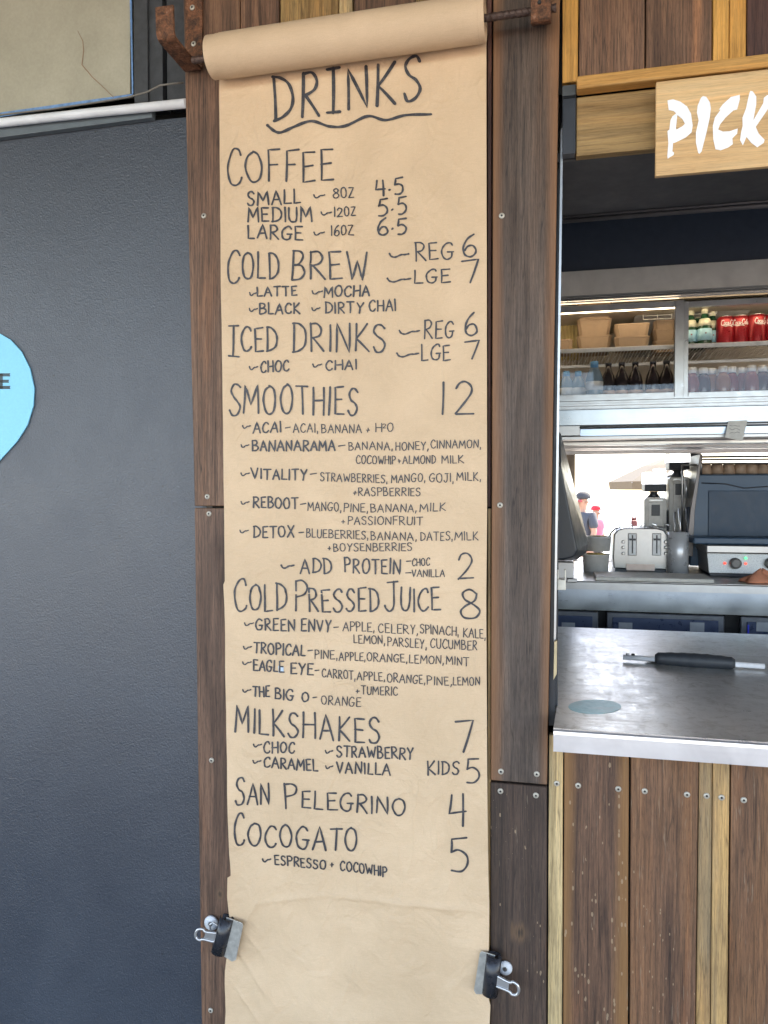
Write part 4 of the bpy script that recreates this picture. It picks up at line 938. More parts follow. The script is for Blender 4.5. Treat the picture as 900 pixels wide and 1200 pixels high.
for k, (px, Y, s) in enumerate(((664,1.60,.93),(677.5,1.60,.92),(696.5,1.54,1.08))):
    x = at(px,440,Y).x; r = bottle('water_bottle', x, Y, zfl, [(a*s,b*s) for a,b in wp], CLEARB, ([(.0145*s,.143*s),(.0145*s,.166*s),(.012*s,.168*s)], BLUECAP), ['blue capped water bottle standing far left on fridge floor','blue capped water bottle, middle of the three on fridge floor','largest blue capped water bottle, beside the dark bottles'][k], 'bottle', 'blue capped water bottles', [([(.0318*s,.06*s),(.0318*s,.092*s)], WLAB)])
dp = [(.026,0),(.029,.005),(.029,.10),(.024,.125),(.012,.15),(.0115,.172)]
PINK = plain('pinkish_card', (.50,.36,.30), .6)
for k, px in enumerate((713,728.5,744.5,765,781)):
    Y = 1.58; x = at(px,440,Y).x
    bottle('dark_bottle', x, Y, zfl, dp, DARKG, ([(.0125,.170),(.0125,.18)], BLACKP), 'dark glass bottle with pale base label, %s from the left on fridge floor' % ['first','second','third','fourth','fifth'][k], 'bottle', 'dark bottles on the fridge floor', [([(.0296,.045),(.0296,.066)], PINK)])
gp = [(.024,0),(.0265,.005),(.0265,.075),(.019,.105),(.0115,.125),(.011,.145)]
RED = plain('can_red', (.30,.010,.018), .3, .3, .08)
for k, (px, Y) in enumerate(((809,1.60),(817.5,1.66),(825.5,1.58),(834.5,1.63))):
    x = at(px,410,Y).x
    r = bottle('green_bottle', x, Y, zs+.003, gp, GREENG, ([(.0125,.128),(.0125,.152),(.011,.154)], PCREAM), 'green mineral water bottle with pale blue label, %s from the mullion' % ['first','second','third','fourth'][k], 'bottle', 'green mineral water bottles', [([(.0271,.022),(.0271,.068)], PBLUE), ([(.0262,.079),(.0195,.108)], PCREAM)])
    sm_ = MB(); 
    st_ = [Vector((x+ (.0045 if i%2==0 else .0019)*math.sin(math.pi*i/5), Y-.0276, zs+.052+(.0045 if i%2==0 else .0019)*math.cos(math.pi*i/5))) for i in range(10)]
    build('star', MB().add(st_, [tuple(range(10))]), RED, r)
SILV = plain('can_silver', (.6,.6,.6), .25, 1.)
WSC = plain('white_script', (.8,.8,.78), .4)
SCR = [ # flowing script in a 4.2 x 1 box
 [(.75,.85),(.5,1),(.15,.7),(.05,.3),(.3,.02),(.7,.2)], [(.95,.55),(.8,.4),(.9,.1),(1.1,.15),(1.15,.45),(.95,.55)], [(1.55,.5),(1.35,.5),(1.28,.2),(1.45,.05),(1.65,.2)], [(2.0,.5),(1.8,.5),(1.72,.2),(1.9,.08),(2.02,.45),(2.05,.1),(2.2,.2)],
 [(2.25,.35),(2.42,.37)], [(3.1,.85),(2.85,1),(2.55,.7),(2.5,.3),(2.7,.02),(3.0,.2)], [(3.3,.5),(3.15,.35),(3.25,.08),(3.42,.15),(3.45,.45),(3.3,.5)], [(3.6,.2),(3.8,.95),(3.68,.7),(3.7,.1),(3.85,.15)], [(4.15,.5),(3.98,.45),(3.95,.15),(4.08,.08),(4.18,.45),(4.2,.1),(4.32,.2)], [(.35,.05),(1.2,-.15),(2.3,-.08),(3.1,-.2)]]
def can(px, Y, label, off=0., row=411):
    x = at(px,row,Y).x; z = zs+.003
    root = thing('drink_can', label, 'can', (x,Y,z), 'red cola cans on the fridge shelf'); c = (x,Y,z)
    build('body', MB().lathe([(.025,0),(.0325,.010),(.033,.014),(.033,.102),(.029,.113)], c, 28), RED, root)
    build('rim', MB().lathe([(.029,.1132),(.0295,.1165),(.0275,.1165),(.0265,.1145)], c, 28), SILV, root)
    build('base', MB().lathe([(.0235,-.0025),(.0248,-.0002)], c, 28), SILV, root)
    m = MB(); 
    def fn(u, v, l):
        a = -math.pi/2+(u-2.1)*.42+off; r_ = .0334+l; return Vector((x+r_*math.cos(a), Y+r_*math.sin(a), z+.078+v*.021))
    for kk, sk in enumerate(SCR): ribbon(m, crv(sk, 5), .13, fn, kk*.00002, RN)
    build('script', m, WSC, root)
for k, (px, off) in enumerate(((849.5,.25),(867.5,-.2),(886,.5),(904.5,.1),(924,.0))):
    can(px, 1.60-.012*(k==2), ['red cola can next to the green bottles','red cola can, second from the green bottles','red cola can, third from the green bottles','red cola can, fourth from the green bottles','red cola can, fifth from the green bottles'][k], off)
JU = [plain('juice_pink', (.20,.05,.05), .15), plain('juice_red', (.16,.015,.015), .15), plain('juice_peach', (.24,.09,.04), .15), plain('juice_plum', (.06,.02,.025), .15)]
jp = [(.026,0),(.028,.005),(.028,.085),(.024,.105),(.014,.125)]
for k in range(9):
    px = 811+k*11.6+(k%2)*1.5; Y = 1.56+.02*(k%3); x = at(px,440,Y).x
    bottle('juice_bottle', x, Y, zfl, jp, JU[(k*3+k//3) % 4], ([(.0165,.123),(.0165,.145),(.015,.147)], WHITE), 'small white capped %s juice bottle, number %s in row under the cans' % (['pink','red','peach','plum'][(k*3+k//3)%4], ['one','two','three','four','five','six','seven','eight','nine'][k]), 'bottle', 'white capped juice bottles')

# ------------------------------------------------------------------ kitchen bench
BY = 1.50; zb = at(660, 680, BY).z; BB = 2.42
bn = thing('kitchen_bench', 'stainless steel kitchen bench with undercounter drawer fridges', 'bench', (.6, BY, zb))
build('benchtop', MB().box(-.5, 2.2, BY, BB, zb-.004, zb), steel('bench_steel', (.36,.36,.36), .36, 'h'), bn)
zlip = at(660, 690, BY).z; zfa = at(660, 714, BY+.02).z
build('bench_lip', MB().strap([(BY+.006,zb-.001),(BY+.001,zb-.002),(BY-.001,zb-.006),(BY-.001,zlip)], .002, -.5, 2.2), STEEL, bn)
build('apron', MB().box(-.5, 2.2, BY+.02, BY+.035, zfa, zb-.005), steel('apron_steel', (.30,.34,.39), .3, 'x', .1, .4), bn)
build('cabinet', MB().box(-.5, 2.2, BY+.05, BB, .02, zfa-.001), BACKM, bn)
DRW = plain('dark_blue_drawer', (.05,.07,.13), .3, .3)
DFR = plain('drawer_gasket_frame', (.12,.13,.15), .35, .5)
for k, (pa, pb_) in enumerate(((600,701),(711,849),(868,985),(995,1090))):
    a, b = at(pa,720,BY+.02), at(pb_,720,BY+.02)
    dr = build('drawer', MB().box(a.x, b.x, BY+.018, BY+.05, zfa-.28, zfa-.006), DFR, bn, bev=.004)
    build('drawer_panel', MB().box(a.x+.022, b.x-.022, BY+.012, BY+.0175, zfa-.26, zfa-.024), DRW, dr, bev=.002)
    if k in (0, 1, 2):
        for pt_ in ([666] if k == 0 else [733, 817] if k == 1 else [895]):
            q = at(pt_, 734, BY+.01); build('tag', MB().box(q.x-.026, q.x+.026, BY+.0095, BY+.0115, q.z-.02, q.z+.015), plain('grey_tag', (.30,.32,.34), .6), dr)
    if k == 2: q = at(878,735,BY); build('blue_film', MB().box(q.x-.004, q.x+.002, BY+.009, BY+.0115, zfa-.22, zfa-.035), plain('blue_film', (.03,.05,.55), .3), dr)
# back wall with the open hatch to the beach
xw0 = at(674, 560, BB).x; xw1 = 1.9
bw = thing('back_wall', 'back wall of the kitchen with open hatch facing the sea', 'wall', (.6, BB, 0))
m = MB(); m.box(-1.15, xw0, BB+.001, BB+.06, .02, 2.77); m.box(xw1, XR, BB+.001, BB+.06, .02, 2.77); m.box(xw0+.0005, xw1-.0005, BB+.001, BB+.06, .02, zb-.01); m.box(xw0+.0005, xw1-.0005, BB+.001, BB+.06, zun+.01, 2.77)
build('wall_panel', m, plain('taupe_wall', (.34,.28,.23), .6), bw)
build('hatch_post', MB().box(at(808,540,BB).x, at(822,540,BB).x, BB+.002, BB+.045, zun-.09, zun+.009), BLACKP, bw, bev=.002)
build('hatch_sill', MB().box(xw0, xw1, BB+.001, BB+.2, zb-.0095, zb+.006), ALU, bw, bev=.002)
# dark moulded flap at the left
m = MB(); fA = [(600,545),(657,545),(676.5,645),(672,653),(660,656),(600,656)]; fB = [(600,505),(655.5,505),(666,536),(688,634),(687,645),(671,656)]
pA = [at(x,y,1.18) for x,y in fA]; pB = [at(x,y,1.42) for x,y in [(600,500),(657,506),(690,636),(688,647),(676,656.5),(600,656.5)]]
m.prism(pA, pB); o = build('order_screen', m, plain('dark_moulding', (.03,.036,.045), .35), bev=.006, origin=tuple(pA[1])); tag(o, 'dark tilted order screen seen edge-on inside the left jamb', 'screen')
q = at(668, 672, 1.42); o = build('screen_arm', MB().box(at(652,665,1.42).x, at(672,665,1.42).x, 1.36, 1.44, at(660,676,1.42).z, at(660,657,1.42).z).box(at(664,675,1.45).x, at(676,675,1.45).x, 1.40, 1.48, zb+.002, at(660,677,1.42).z), STEELD, bev=.003); tag(o, 'grey steel mount under the dark order screen', 'mount')

# ---- things on the bench
def px_base(px, row, Z=None): return onz(px, row, Z or zb)
# chopping board
c4 = [px_base(693,668,zb+.018), px_base(823,669.5,zb+.018), px_base(840,679.5,zb+.018), px_base(701,679,zb+.018)]
xa_, xb_ = px_base(700,680,zb+.018).x, px_base(840,680,zb+.018).x
o = build('chopping_board', MB().box(xa_, xb_, BY+.012, BY+.235, zb+.001, zb+.016), plain('grey_board', (.62,.60,.55), .5), bev=.003, origin=((xa_+xb_)/2, BY+.1, zb)); tag(o, 'grey white chopping board lying at the front of bench', 'board')
# toaster
TY = 1.93
ta = thing('toaster', 'four slice brushed steel toaster with two levers', 'toaster', (at(750,660,TY).x, TY, zb))
tx0, tx1 = at(718.5,650,TY).x, at(783,650,TY).x; tz0, tz1 = zb+.012, at(750,619,TY).z
prof = [(tx0+.004,tz0),(tx1-.004,tz0),(tx1,tz0+.05),(tx1-.004,tz1-.03),(tx1-.02,tz1-.008),(tx1-.05,tz1),(tx0+.05,tz1),(tx0+.02,tz1-.008),(tx0+.004,tz1-.03),(tx0,tz0+.05)]
build('body', MB().prism([(x,TY,z) for x,z in prof], [(x,TY+.24,z) for x,z in prof], 0, True), STEEL, ta, bev=.004)
build('base', MB().box(tx0+.008, tx0+.06, TY-.004, TY+.2, zb, tz0-.0005).box(tx1-.06, tx1-.008, TY-.004, TY+.2, zb, tz0-.0005), BLACKP, ta)
cm = (tx0+tx1)/2
build('crumb_plate', MB().box(cm-.06, cm+.06, TY-.008, TY-.0005, tz0-.006, tz0+.022), plain('pinkish_steel', (.45,.36,.32), .4, .6), ta)
for px in (741, 769.5):
    x = at(px,640,TY).x
    pl = build('lever_plate', MB().box(x-.0185, x+.0185, TY-.003, TY-.0003, at(px,651,TY).z, at(px,625,TY).z), BLACKP, ta)
    build('lever_face', MB().box(x-.016, x+.016, TY-.0045, TY-.0031, at(px,650.3,TY).z, at(px,625.8,TY).z), WHITE, pl)
    build('lever_slot', MB().box(x-.003, x+.003, TY-.0055, TY-.0046, at(px,648.5,TY).z, at(px,627,TY).z), BLACKP, pl)
    build('lever', MB().box(x-.014, x+.014, TY-.016, TY-.0056, at(px,633,TY).z, at(px,631,TY).z), BLACKP, pl, bev=.001)
for px in (730.3, 780):
    for row in (635,641.5,648.5): build('knob', MB().lathe([(.0075,0),(.007,-.008),(.004,-.011)], at(px,row,TY), 14, 'y'), CHROME, ta)
for k in range(4): x = tx0+.045+k*.052; build('bread_slot', MB().box(x, x+.03, TY+.03, TY+.2, tz1+.0003, tz1+.0015), BLACKP, ta)
m = MB()
for k in range(5): x = tx0+.03+k*.053; m.tube([(x,TY+.02,tz1),(x,TY+.03,tz1+.012),(x,TY+.19,tz1+.012),(x,TY+.2,tz1)], .003, 6)
build('warming_rack', m, CHROME, ta)
# pots
def pot(px0, px1, row_t, row_b, Y, label, mat, lip=True, food=None):
    a, b = at(px0,row_b,Y), at(px1,row_b,Y); r = (b.x-a.x)/2; c = ((a.x+b.x)/2, Y+r, 0); z0_, z1_ = at(px0,row_b,Y+r*.4).z, at(px0,row_t,Y).z
    root = thing('pot', label, 'pot', (c[0], c[1], z0_), 'stacked pots beside the toaster')
    build('body', MB().lathe([(r*.86,z0_),(r*.95,z1_-.004),(r,z1_-.003),(r,z1_),(r*.92,z1_),(r*.9,z1_-.012)], c, 28), mat, root)
    if food: build('food', MB().lathe([(r*.88,z1_-.006),(r*.6,z1_+.003),(.001,z1_+.005)], c, 20), food, root)
    return root
GREYT = plain('grey_tub_plastic', (.75,.73,.70), .45)
r1 = pot(682, 716, 650, 674, 1.86, 'lower grey plastic tub of the two beside the toaster', GREYT, food=plain('yellow_food', (.55,.38,.10), .7, var=.5, scale=200))
r2 = pot(685, 718, 629, 646, 1.90, 'upper steel pan stacked on the grey tub', plain('pan_steel', (.70,.70,.70), .4, .15), food=plain('brown_food', (.40,.27,.12), .7, var=.5, scale=200))
o = build('steel_handle', MB().tube([at(713,632,1.92), at(716,624,1.95), at(721,619.5,2.0), at(735,618.5,2.05)], .004, 8), STEELD); tag(o, 'curved pan handle between the steel pan and toaster', 'handle')
# utensil holder
UY = 1.86; a, b = at(783.5,660,UY), at(809,660,UY); r = (b.x-a.x)/2; uc = ((a.x+b.x)/2, UY+r, 0); z1_ = at(796,624,UY).z
uh = thing('utensil_holder', 'tall brushed steel canister holding tongs and spatulas', 'canister', (uc[0],uc[1],zb))
build('can', MB().lathe([(r,zb),(r,z1_),(r*.95,z1_),(r*.95,zb+.05)], uc, 36), plain('satin_canister', (.62,.63,.65), .3, .35, .05), uh)
def utensil(nm, pa, pb_, w_, mat, lab):
    m = MB(); p, q = at(*pa,UY+.05), at(*pb_,UY+.05); m.tube([p, p.lerp(q,.5)+Vector((.002,0,0)), q], [w_*.5, w_*.6, w_], 8)
    root = build(nm, m, mat); tag(root, lab, 'utensil', 'utensils in the steel canister')
utensil('spatula', (789,640), (791,600), .005, STEELD, 'thin steel spatula, left one in the canister'); utensil('tongs', (797,640), (796,596), .006, CHROME, 'steel tongs standing in middle of the canister'); utensil('ladle', (804,640), (806,594), .009, BLACKP, 'black handled ladle at right in the canister')
o = build('black_knife_block', MB().prism([at(770,622,2.22),at(783,622,2.22),at(782,598,2.22),at(777,596,2.22),at(774,600,2.22)], [at(770,622,2.3),at(783,622,2.3),at(782,598,2.3),at(777,596,2.3),at(774,600,2.3)]), BLACKP, bev=.003); tag(o, 'black sloping handle in front of small coffee grinder', 'handle')
# coffee grinders
HOP = plain('frosted_hopper', (.9,.94,.96), .35, var=.03); HOP.node_tree.nodes['Principled BSDF'].inputs['Transmission Weight'].default_value = .85
def grinder(px0, px1, hop_t, hop_b, body_t, Y, label, hopw=1.):
    x0_, x1_ = at(px0,600,Y).x, at(px1,600,Y).x; cx_ = (x0_+x1_)/2; w_ = (x1_-x0_)/2; z_ = lambda r_: at((px0+px1)/2, r_, Y).z
    root = thing('coffee_grinder', label, 'grinder', (cx_,Y,zb), 'coffee grinders by the hatch')
    bt = z_(body_t)
    o1 = [(x0_+.004,zb),(x1_-.004,zb),(x1_-.002,bt-.01),(x1_-.012,bt),(x0_+.012,bt),(x0_+.002,bt-.01)]
    bd = build('body', MB().prism([(x,Y,z) for x,z in o1], [(x,Y+.17,z) for x,z in o1]), plain('warm_grey_casing', (.52,.50,.46), .4), root, bev=.004)
    build('front_panel', MB().box(x0_+.022, x1_-.022, Y-.004, Y-.0005, bt-.16, bt-.022), plain('lighter_casing', (.60,.58,.54), .4), bd, bev=.002)
    build('display', MB().box(cx_-.019, cx_+.019, Y-.008, Y-.0045, bt-.085, bt-.032), BLACKP, bd, bev=.002)
    build('badge', MB().box(cx_-.03, cx_+.03, Y-.006, Y-.0005, bt-.014, bt-.008), STEELD, bd)
    build('neck', MB().lathe([(.035,bt+.0005),(.018,bt+.02),(.018,bt+.03),(w_*.85,z_(hop_b)-.001)], (cx_,Y+.08,0), 20), BLACKP, root)
    zt_, zm, zb__ = z_(hop_t), z_(hop_t+(hop_b-hop_t)*.62), z_(hop_b)
    W = w_*hopw
    build('hopper', MB().box(cx_-W, cx_+W, Y, Y+.15, zm, zt_), HOP, root, bev=.006)
    build('beans', MB().box(cx_-W*.96, cx_+W*.96, Y+.004, Y+.146, zb__, zm-.001), plain('coffee_beans', (.035,.04,.05), .5, var=.5, scale=150, bump=.8, bd=.004), root, bev=.004)
    return root
grinder(754.5, 782, 553, 576, 583.5, 2.2, 'shorter grey coffee grinder behind the toaster', .97)
grinder(783, 809, 528.5, 550, 559, 2.22, 'taller grey coffee grinder behind the steel canister', .97)
sp = thing('water_tap', 'slim chrome tap pipe in front of taller grinder', 'tap', at(799,640,2.1))
build('pipe', MB().tube([at(799.5,660,2.1), at(799.5,560,2.1), at(799.5,544.5,2.1)], .0045, 8).tube([at(799.5,545,2.1), at(818,545,2.1)], .004, 8), STEELD, sp)
build('spout', MB().tube([at(804,562,2.12), at(804,584,2.12)], .006, 8), CHROME, sp)
# espresso machine
EY = 2.05
em = thing('espresso_machine', 'large dark espresso machine with cups stacked under top rails', 'espresso machine', (at(870,640,EY).x, EY, zb))
E0 = [(806,650),(812,600),(822,540),(1075,540),(1090,650)]
pf = [at(x,y,EY) for x,y in E0]; zb1 = zb+.02
pf[0].z = zb1; pf[-1].z = zb1; pf[0].x = at(808,650,EY).x
z35 = at(822,556,EY).z
fr = [pf[0], pf[1], at(819,556,EY), at(1078,545,EY), pf[-1]]; fr[3].z = z35
MACH = plain('blue_black_panel', (.04,.08,.13), .42, .1, .1, 8)
build('body', MB().prism(fr, [q+Vector((0,.34,0)) for q in fr]), MACH, em, bev=.006)
m = MB(); e0 = [at(803,652,EY-.006), at(809,598,EY-.006), at(820.5,532,EY-.006), at(823.5,532,EY-.006), at(814.5,598,EY-.006), at(812,652,EY-.006)]
m.prism(e0, [q+Vector((0,.345,0)) for q in e0]); build('side_frame', m, plain('warm_dark_frame', (.13,.12,.12), .35, .6), em, bev=.002)
xr0_, xr1_ = at(822,540,EY).x, at(1078,540,EY).x
for row, rr_ in ((535.5,.0055),(543.3,.004)):
    z = at(822,row,EY).z; m = MB(); m.tube([(xr0_,EY,z),(xr1_,EY,z),(xr1_,EY+.3,z),(xr0_,EY+.3,z)], rr_, 8, closed=True); build('rail', m, STEELD, em)
for x in (xr0_, xr0_+(xr1_-xr0_)*.5, xr1_): build('rail_post', MB().tube([(x,EY+.001,z35),(x,EY+.001,at(822,533,EY).z)], .004, 8), STEELD, em)
build('inset_panel', MB().box(xr0_+.03, xr1_-.03, EY-.006, EY-.0005, at(822,640,EY).z, at(822,575,EY).z), plain('inset_blue_black', (.03,.062,.105), .5), em, bev=.004)
build('gasket_fold', MB().tube([at(822,566,EY-.004), at(850,567,EY-.004), at(872,572,EY-.004), at(900,570,EY-.004), at(930,570,EY-.004)], .0025, 6), BLACKP, em)
CUP = plain('brown_cup', (.40,.28,.20), .5)
cup0 = None
for k in range(10):
    px = 826.5+k*13.6; q = at(px,556,EY+.05); loc = (q.x, EY+.05, z35+.001)
    lab = 'brown paper cup stacked on machine, %s from the left' % ['first','second','third','fourth','fifth','sixth','seventh','eighth','ninth','tenth'][k]
    if cup0 is None:
        cup0 = thing('paper_cup', lab, 'cup', loc, 'cups on the espresso machine')
        z = 0; c = loc
        build('cup', MB().lathe([(.0285,.0),(.0235,.05),(.0230,.05)], c, 16), CUP, cup0); build('rim', MB().lathe([(.0298,-.0005),(.0298,.004)], c, 16), plain('dark_rim', (.2,.15,.12), .5), cup0)
    else: dup(cup0, loc, lab)
# contact grill
GY = 1.80
gr = thing('contact_grill', 'black contact grill with steel control panel and knobs', 'grill', (at(880,660,GY).x, GY, zb))
g0, g1 = at(829,650,GY).x, at(1000,650,GY).x; zz0, zz1, zz2 = at(829,671.5,GY).z, at(829,648,GY).z, at(829,638.5,GY).z
build('base', MB().box(g0+.015, g1, GY+.02, GY+.3, zb+.001, zz0), BLACKP, gr)
m = MB(); m.prism([(g0+.006,GY,zz0),(g1,GY,zz0),(g1,GY+.012,zz1),(g0,GY+.012,zz1)], [(g0+.006,GY+.25,zz0),(g1,GY+.25,zz0),(g1,GY+.25,zz1),(g0,GY+.25,zz1)])
build('control_panel', m, plain('speckled_steel', (.36,.36,.35), .42, .7, .3, 300), gr, bev=.002)
build('drip_lip', MB().box(g0-.006, g1, GY-.012, GY+.26, zz1+.001, zz2), STEEL, gr, bev=.004)
build('hot_plate', MB().box(g0-.05, g1, GY+.03, GY+.2, zz2+.0005, zz2+.03), MACH, gr, bev=.006)
for px in (861.5, 903): build('knob', MB().lathe([(.023,0),(.022,-.02),(.014,-.024)], at(px,660,GY+.002), 20, 'y'), plain('grey_knob', (.20,.19,.18), .4), gr).children
q = at(861.5,658,GY-.018)
for px, py, c_ in ((849.5,660,(1,.08,.06)),(874,654,(.05,1,.35)),(874,660.5,(1,.1,.08))):
    build('indicator_light', MB().lathe([(.0055,.002),(.005,-.003),(.002,-.005)], at(px,py,GY+.002), 12, 'y'), emis('indicator_%d' % px, c_, .25), gr)
# orange cloth
m = MB(); c = px_base(893,684); vs = []; n_, k_ = 18, 8
for j in range(k_+1):
    for i in range(n_):
        a_ = 2*math.pi*i/n_; rr_ = (.055*(1-(j/k_)**1.6)+.004)*(1+.22*math.sin(a_*3+1)+.12*math.sin(a_*5)); vs.append((c.x+rr_*1.15*math.cos(a_)+.01*(j/k_), c.y+.05+rr_*.8*math.sin(a_), zb+.001+.045*(j/k_)**.9*(1+.25*math.sin(a_*2))))
m.add(vs, [(j*n_+i, j*n_+(i+1)%n_, (j+1)*n_+(i+1)%n_, (j+1)*n_+i) for j in range(k_) for i in range(n_)]+[tuple(k_*n_+i for i in range(n_))], 0, True)
o = build('orange_cloth', m, plain('orange_cloth', (.62,.24,.14), .85, bump=.5, scale=200), origin=tuple(c)); tag(o, 'crumpled orange cloth on bench under the grill', 'cloth')

# ------------------------------------------------------------------ outside beyond the hatch
# parasol
PYd = 11.0; top_ = at(792, 531, PYd); eg = at(713, 565, PYd); Rp = (top_.x-eg.x)
pr = thing('beach_parasol', 'beige parasol standing outside beyond the coffee grinders', 'parasol', (top_.x, PYd, 0))
m = MB(); n_ = 8; ringp = []; mid = []
for k in range(n_):
    a_ = 2*math.pi*(k)/n_; ringp.append((top_.x+Rp*math.cos(a_), PYd+Rp*math.sin(a_), eg.z)); mid.append((top_.x+Rp*.5*math.cos(a_), PYd+Rp*.5*math.sin(a_), eg.z+(top_.z-eg.z)*.56))
low = [(x+(top_.x-x)*.015, y+(PYd-y)*.015, z-.12) for x, y, z in ringp]
vs = [tuple(top_)]+mid+ringp+low; fs = []
for k in range(n_):
    j = (k+1)%n_; fs += [(0,1+k,1+j), (1+k,9+k,9+j,1+j)]
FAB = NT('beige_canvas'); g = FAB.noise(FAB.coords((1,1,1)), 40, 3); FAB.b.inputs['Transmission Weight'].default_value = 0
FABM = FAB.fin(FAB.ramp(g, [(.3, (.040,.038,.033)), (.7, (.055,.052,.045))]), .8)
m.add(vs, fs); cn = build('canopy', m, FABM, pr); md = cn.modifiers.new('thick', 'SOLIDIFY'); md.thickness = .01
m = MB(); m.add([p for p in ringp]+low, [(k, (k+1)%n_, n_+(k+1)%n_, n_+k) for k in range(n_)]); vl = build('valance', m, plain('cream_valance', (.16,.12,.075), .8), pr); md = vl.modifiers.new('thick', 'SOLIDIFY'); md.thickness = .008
build('pole', MB().tube([(top_.x,PYd,0),(top_.x,PYd,top_.z)], .025, 12), ALU, pr)
for k in range(n_): build('rib', MB().tube([(top_.x,PYd,top_.z-.05), tuple(Vector(ringp[k])+Vector((0,0,-.02)))], .008, 6), ALU, pr)
m = MB(); W_, gs = glyphs('3U', random.Random(2), jit=.3)
# two white characters printed on the canopy panel facing the kitchen
e1, e2 = Vector(ringp[5]), Vector(ringp[6]); tp = Vector(top_); nrm = (e2-e1).cross(tp-e1).normalized(); nrm = nrm if nrm.y < 0 else -nrm
ux = (e2-e1).normalized(); uz = nrm.cross(ux); uz = uz if uz.z > 0 else -uz; org = e1+(e2-e1)*.30+uz*.16
for kk, g_ in enumerate(gs): ribbon(m, [(a_*.24, b_*.2) for a_, b_ in g_], .055, lambda u, v, l: org+ux*u+uz*v+nrm*(.03+l), kk*.001, RN)
build('lettering', m, WHITE, pr)
# condiment caddy on the outside ledge
cq = at(743.5, 618, 2.52)
cdd = thing('bottle_caddy', 'small maroon bottle caddy on sill outside hatch', 'caddy', (cq.x, 2.52, zb))
k_ = (at(753,618,2.52).x-cq.x)/10
build('holder', MB().prism([(cq.x-7*k_,2.52,zb+.006),(cq.x+7*k_,2.52,zb+.006),(cq.x+3.5*k_,2.52,cq.z+9*k_),(cq.x-3.5*k_,2.52,cq.z+9*k_)], [(cq.x-7*k_,2.58,zb+.006),(cq.x+7*k_,2.58,zb+.006),(cq.x+3.5*k_,2.58,cq.z+9*k_),(cq.x-3.5*k_,2.58,cq.z+9*k_)]), plain('maroon_plastic', (.16,.05,.07), .5), cdd, bev=.006)
for dx in (-2.2, 0, 2.2): build('nozzle', MB().lathe([(.006,cq.z+9*k_),(.002,cq.z+15*k_)], (cq.x+dx*k_,2.55,0), 8), plain('nozzle_red', (.2,.06,.07), .5), cdd)

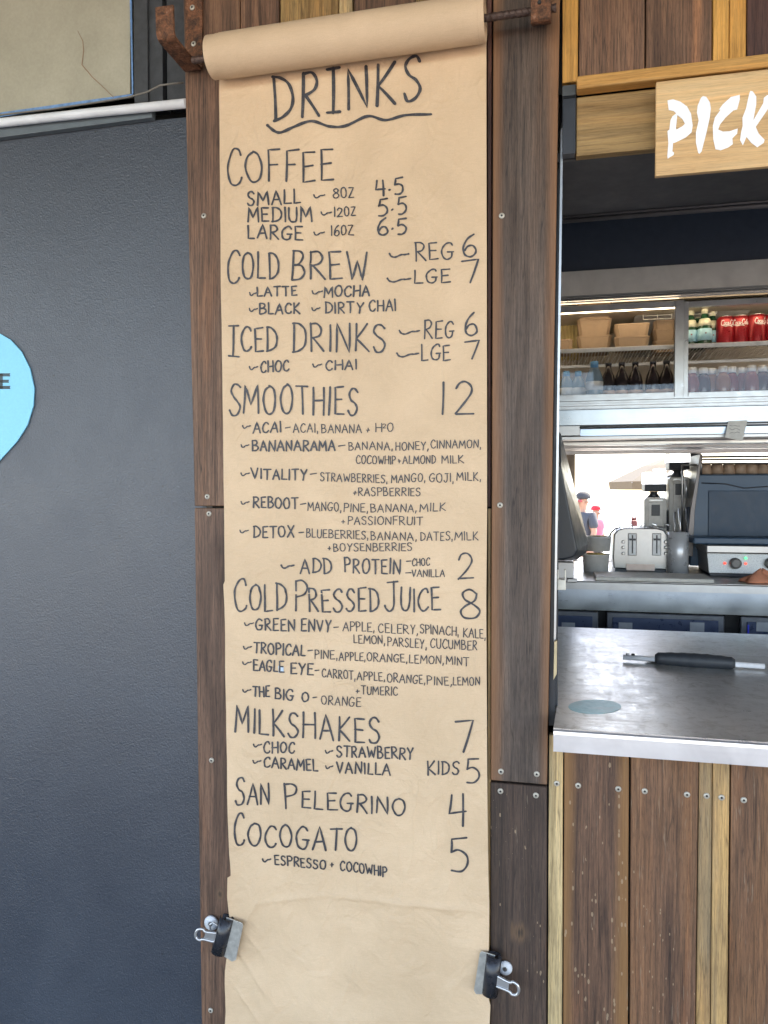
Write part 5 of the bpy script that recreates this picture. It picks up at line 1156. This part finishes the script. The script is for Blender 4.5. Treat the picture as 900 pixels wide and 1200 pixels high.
# people outside
def skin_mesh(name, joints, edges, mat, parent, sub=2, root=0):
    me = bpy.data.meshes.new(name); b_ = BASE[parent.name]
    me.from_pydata([Vector(j[:3]) for j in joints], edges, []); me.materials.append(mat)
    o = bpy.data.objects.new(name, me); COL.objects.link(o); o.parent = parent; BASE[o.name] = b_
    sk = o.modifiers.new('skin', 'SKIN'); sk.use_smooth_shade = True
    for i, j in enumerate(joints):
        sv_ = me.skin_vertices[0].data[i]; r = j[3]; sv_.radius = r if isinstance(r, tuple) else (r, r); sv_.use_root = (i == root)
    ss = o.modifiers.new('sub', 'SUBSURF'); ss.levels = sub; ss.render_levels = sub
    return o
def person(px, row_top, Y, label, shirt, cap, capm, face, scale):
    q = at(px, row_top, Y); H = q.z
    loc = (q.x, Y, 0); root = thing('person', label, 'person', loc, None); s = H/1.75
    root.rotation_euler = (0,0,face); root.scale = (s,s,s)
    BASE[root.name] = Vector((0,0,0))
    J = [(0,0,.95,(.15,.11)),(0,0,1.15,(.14,.10)),(0,0,1.36,(.17,.11)),(0,0,1.47,(.06,.06)),(0,-.01,1.52,(.052,.055)),(0,-.015,1.60,(.07,.085)),(0,-.01,1.68,(.068,.085)),
         (.17,0,1.40,.055),(.22,.0,1.16,.042),(.20,-.12,.96,.033),(.19,-.18,.90,(.036,.02)),
         (-.17,0,1.40,.055),(-.22,.0,1.16,.042),(-.20,-.12,.96,.033),(-.19,-.18,.90,(.036,.02)),
         (.09,0,.86,.09),(.10,-.01,.48,.058),(.10,.02,.09,.038),(.10,-.13,.03,(.04,.03)),(-.09,0,.86,.09),(-.10,-.01,.48,.058),(-.10,.02,.09,.038),(-.10,-.13,.03,(.04,.03))]
    E = [(0,1),(1,2),(2,3),(3,4),(4,5),(5,6),(2,7),(7,8),(8,9),(9,10),(2,11),(11,12),(12,13),(13,14),(0,15),(15,16),(16,17),(17,18),(0,19),(19,20),(20,21),(21,22)]
    n0 = len(J)
    for sgn, hb in ((1,10),(-1,14)):
        hx, hy, hz = J[hb][:3]
        for f_ in range(4):
            i = len(J); J += [(hx+(f_-1.5)*.018, hy-.025, hz-.035, .009), (hx+(f_-1.5)*.019, hy-.035, hz-.075+abs(f_-1.4)*.008, .007)]; E += [(hb,i),(i,i+1)]
        i = len(J); J += [(hx-sgn*.03, hy-.03, hz-.01, .010), (hx-sgn*.04, hy-.045, hz-.035, .008)]; E += [(hb,i),(i,i+1)]
    skin_mesh('body', J, E, SKIN, root)
    skin_mesh('shirt', [(0,0,.93,(.185,.135)),(0,0,1.15,(.175,.13)),(0,0,1.35,(.20,.13)),(0,0,1.44,(.10,.09)),(.17,0,1.405,.078),(.225,.0,1.22,.064),(-.17,0,1.405,.078),(-.225,0,1.22,.064)], [(0,1),(1,2),(2,3),(2,4),(4,5),(2,6),(6,7)], shirt, root)
    skin_mesh('trousers', [(0,0,.93,(.17,.125)),(.095,0,.82,.105),(.10,0,.48,.075),(.10,.02,.14,.06),(-.095,0,.82,.105),(-.10,0,.48,.075),(-.10,.02,.14,.06)], [(0,1),(1,2),(2,3),(0,4),(4,5),(5,6)], plain('dark_trousers', (.04,.045,.06), .8), root)
    m = MB(); m.lathe([(.104,0),(.106,.03),(.095,.07),(.06,.10),(.001,.112)], (0,-.005,1.645), 20, sx=.88, sy=1.05); build('hat', m, capm, root)
    if cap:
        m = MB(); pp = [( .075*math.cos(a), -.09-.10*abs(math.sin(a))) for a in [math.pi*k/8 for k in range(9)]]
        m.prism([(x,y,1.665-.02*(abs(y)-.09)*5) for x,y in pp], [(x,y,1.657-.02*(abs(y)-.09)*5) for x,y in pp]); build('peak', m, capm, root)
    else:
        m = MB(); m.box(-.07,.07,-.108,-.085,1.60,1.635); build('sunglasses', m, plain('red_lens', (.35,.04,.06), .2), root, bev=.006)
    m = MB(); m.lathe([(.012,1.555),(.016,1.565),(.01,1.60)], (0,-.103,0), 8); build('nose', m, SKIN, root)
    build('mouth', MB().box(-.022,.022,-.100,-.094,1.532,1.540), plain('lips', (.32,.11,.09), .5), root, bev=.002)
    for sx in (-1, 1):
        build('ear', MB().lathe([(.004,-.01),(.022,-.004),(.022,.004),(.006,.01)], (sx*.078,.0,1.60), 10, 'x'), SKIN, root)
        build('eye', MB().lathe([(.001,-.008),(.011,-.004),(.011,.004),(.001,.008)], (sx*.032,-.094,1.612), 8, 'y'), WHITE, root)
    return root
person(684, 576, 8.6, 'person in dark beanie, red sunglasses and dark grey shirt outside', plain('dark_grey_shirt', (.055,.065,.085), .8), False, plain('charcoal_beanie', (.05,.055,.065), .9), rad(-50), 1)
person(698, 592, 11.5, 'person in red cap and pink shirt standing outside', plain('pink_shirt', (.55,.14,.24), .8), True, plain('red_cap', (.55,.03,.05), .8), rad(50), 1)

# ------------------------------------------------------------------ crevice wear: drips of dried paint on the lower boards are in the wood material
print('objects', len(bpy.data.objects), 'zc', round(Zc,3), 'zb', round(zb,3), 'roll', round(za,3), round(zb_,3))
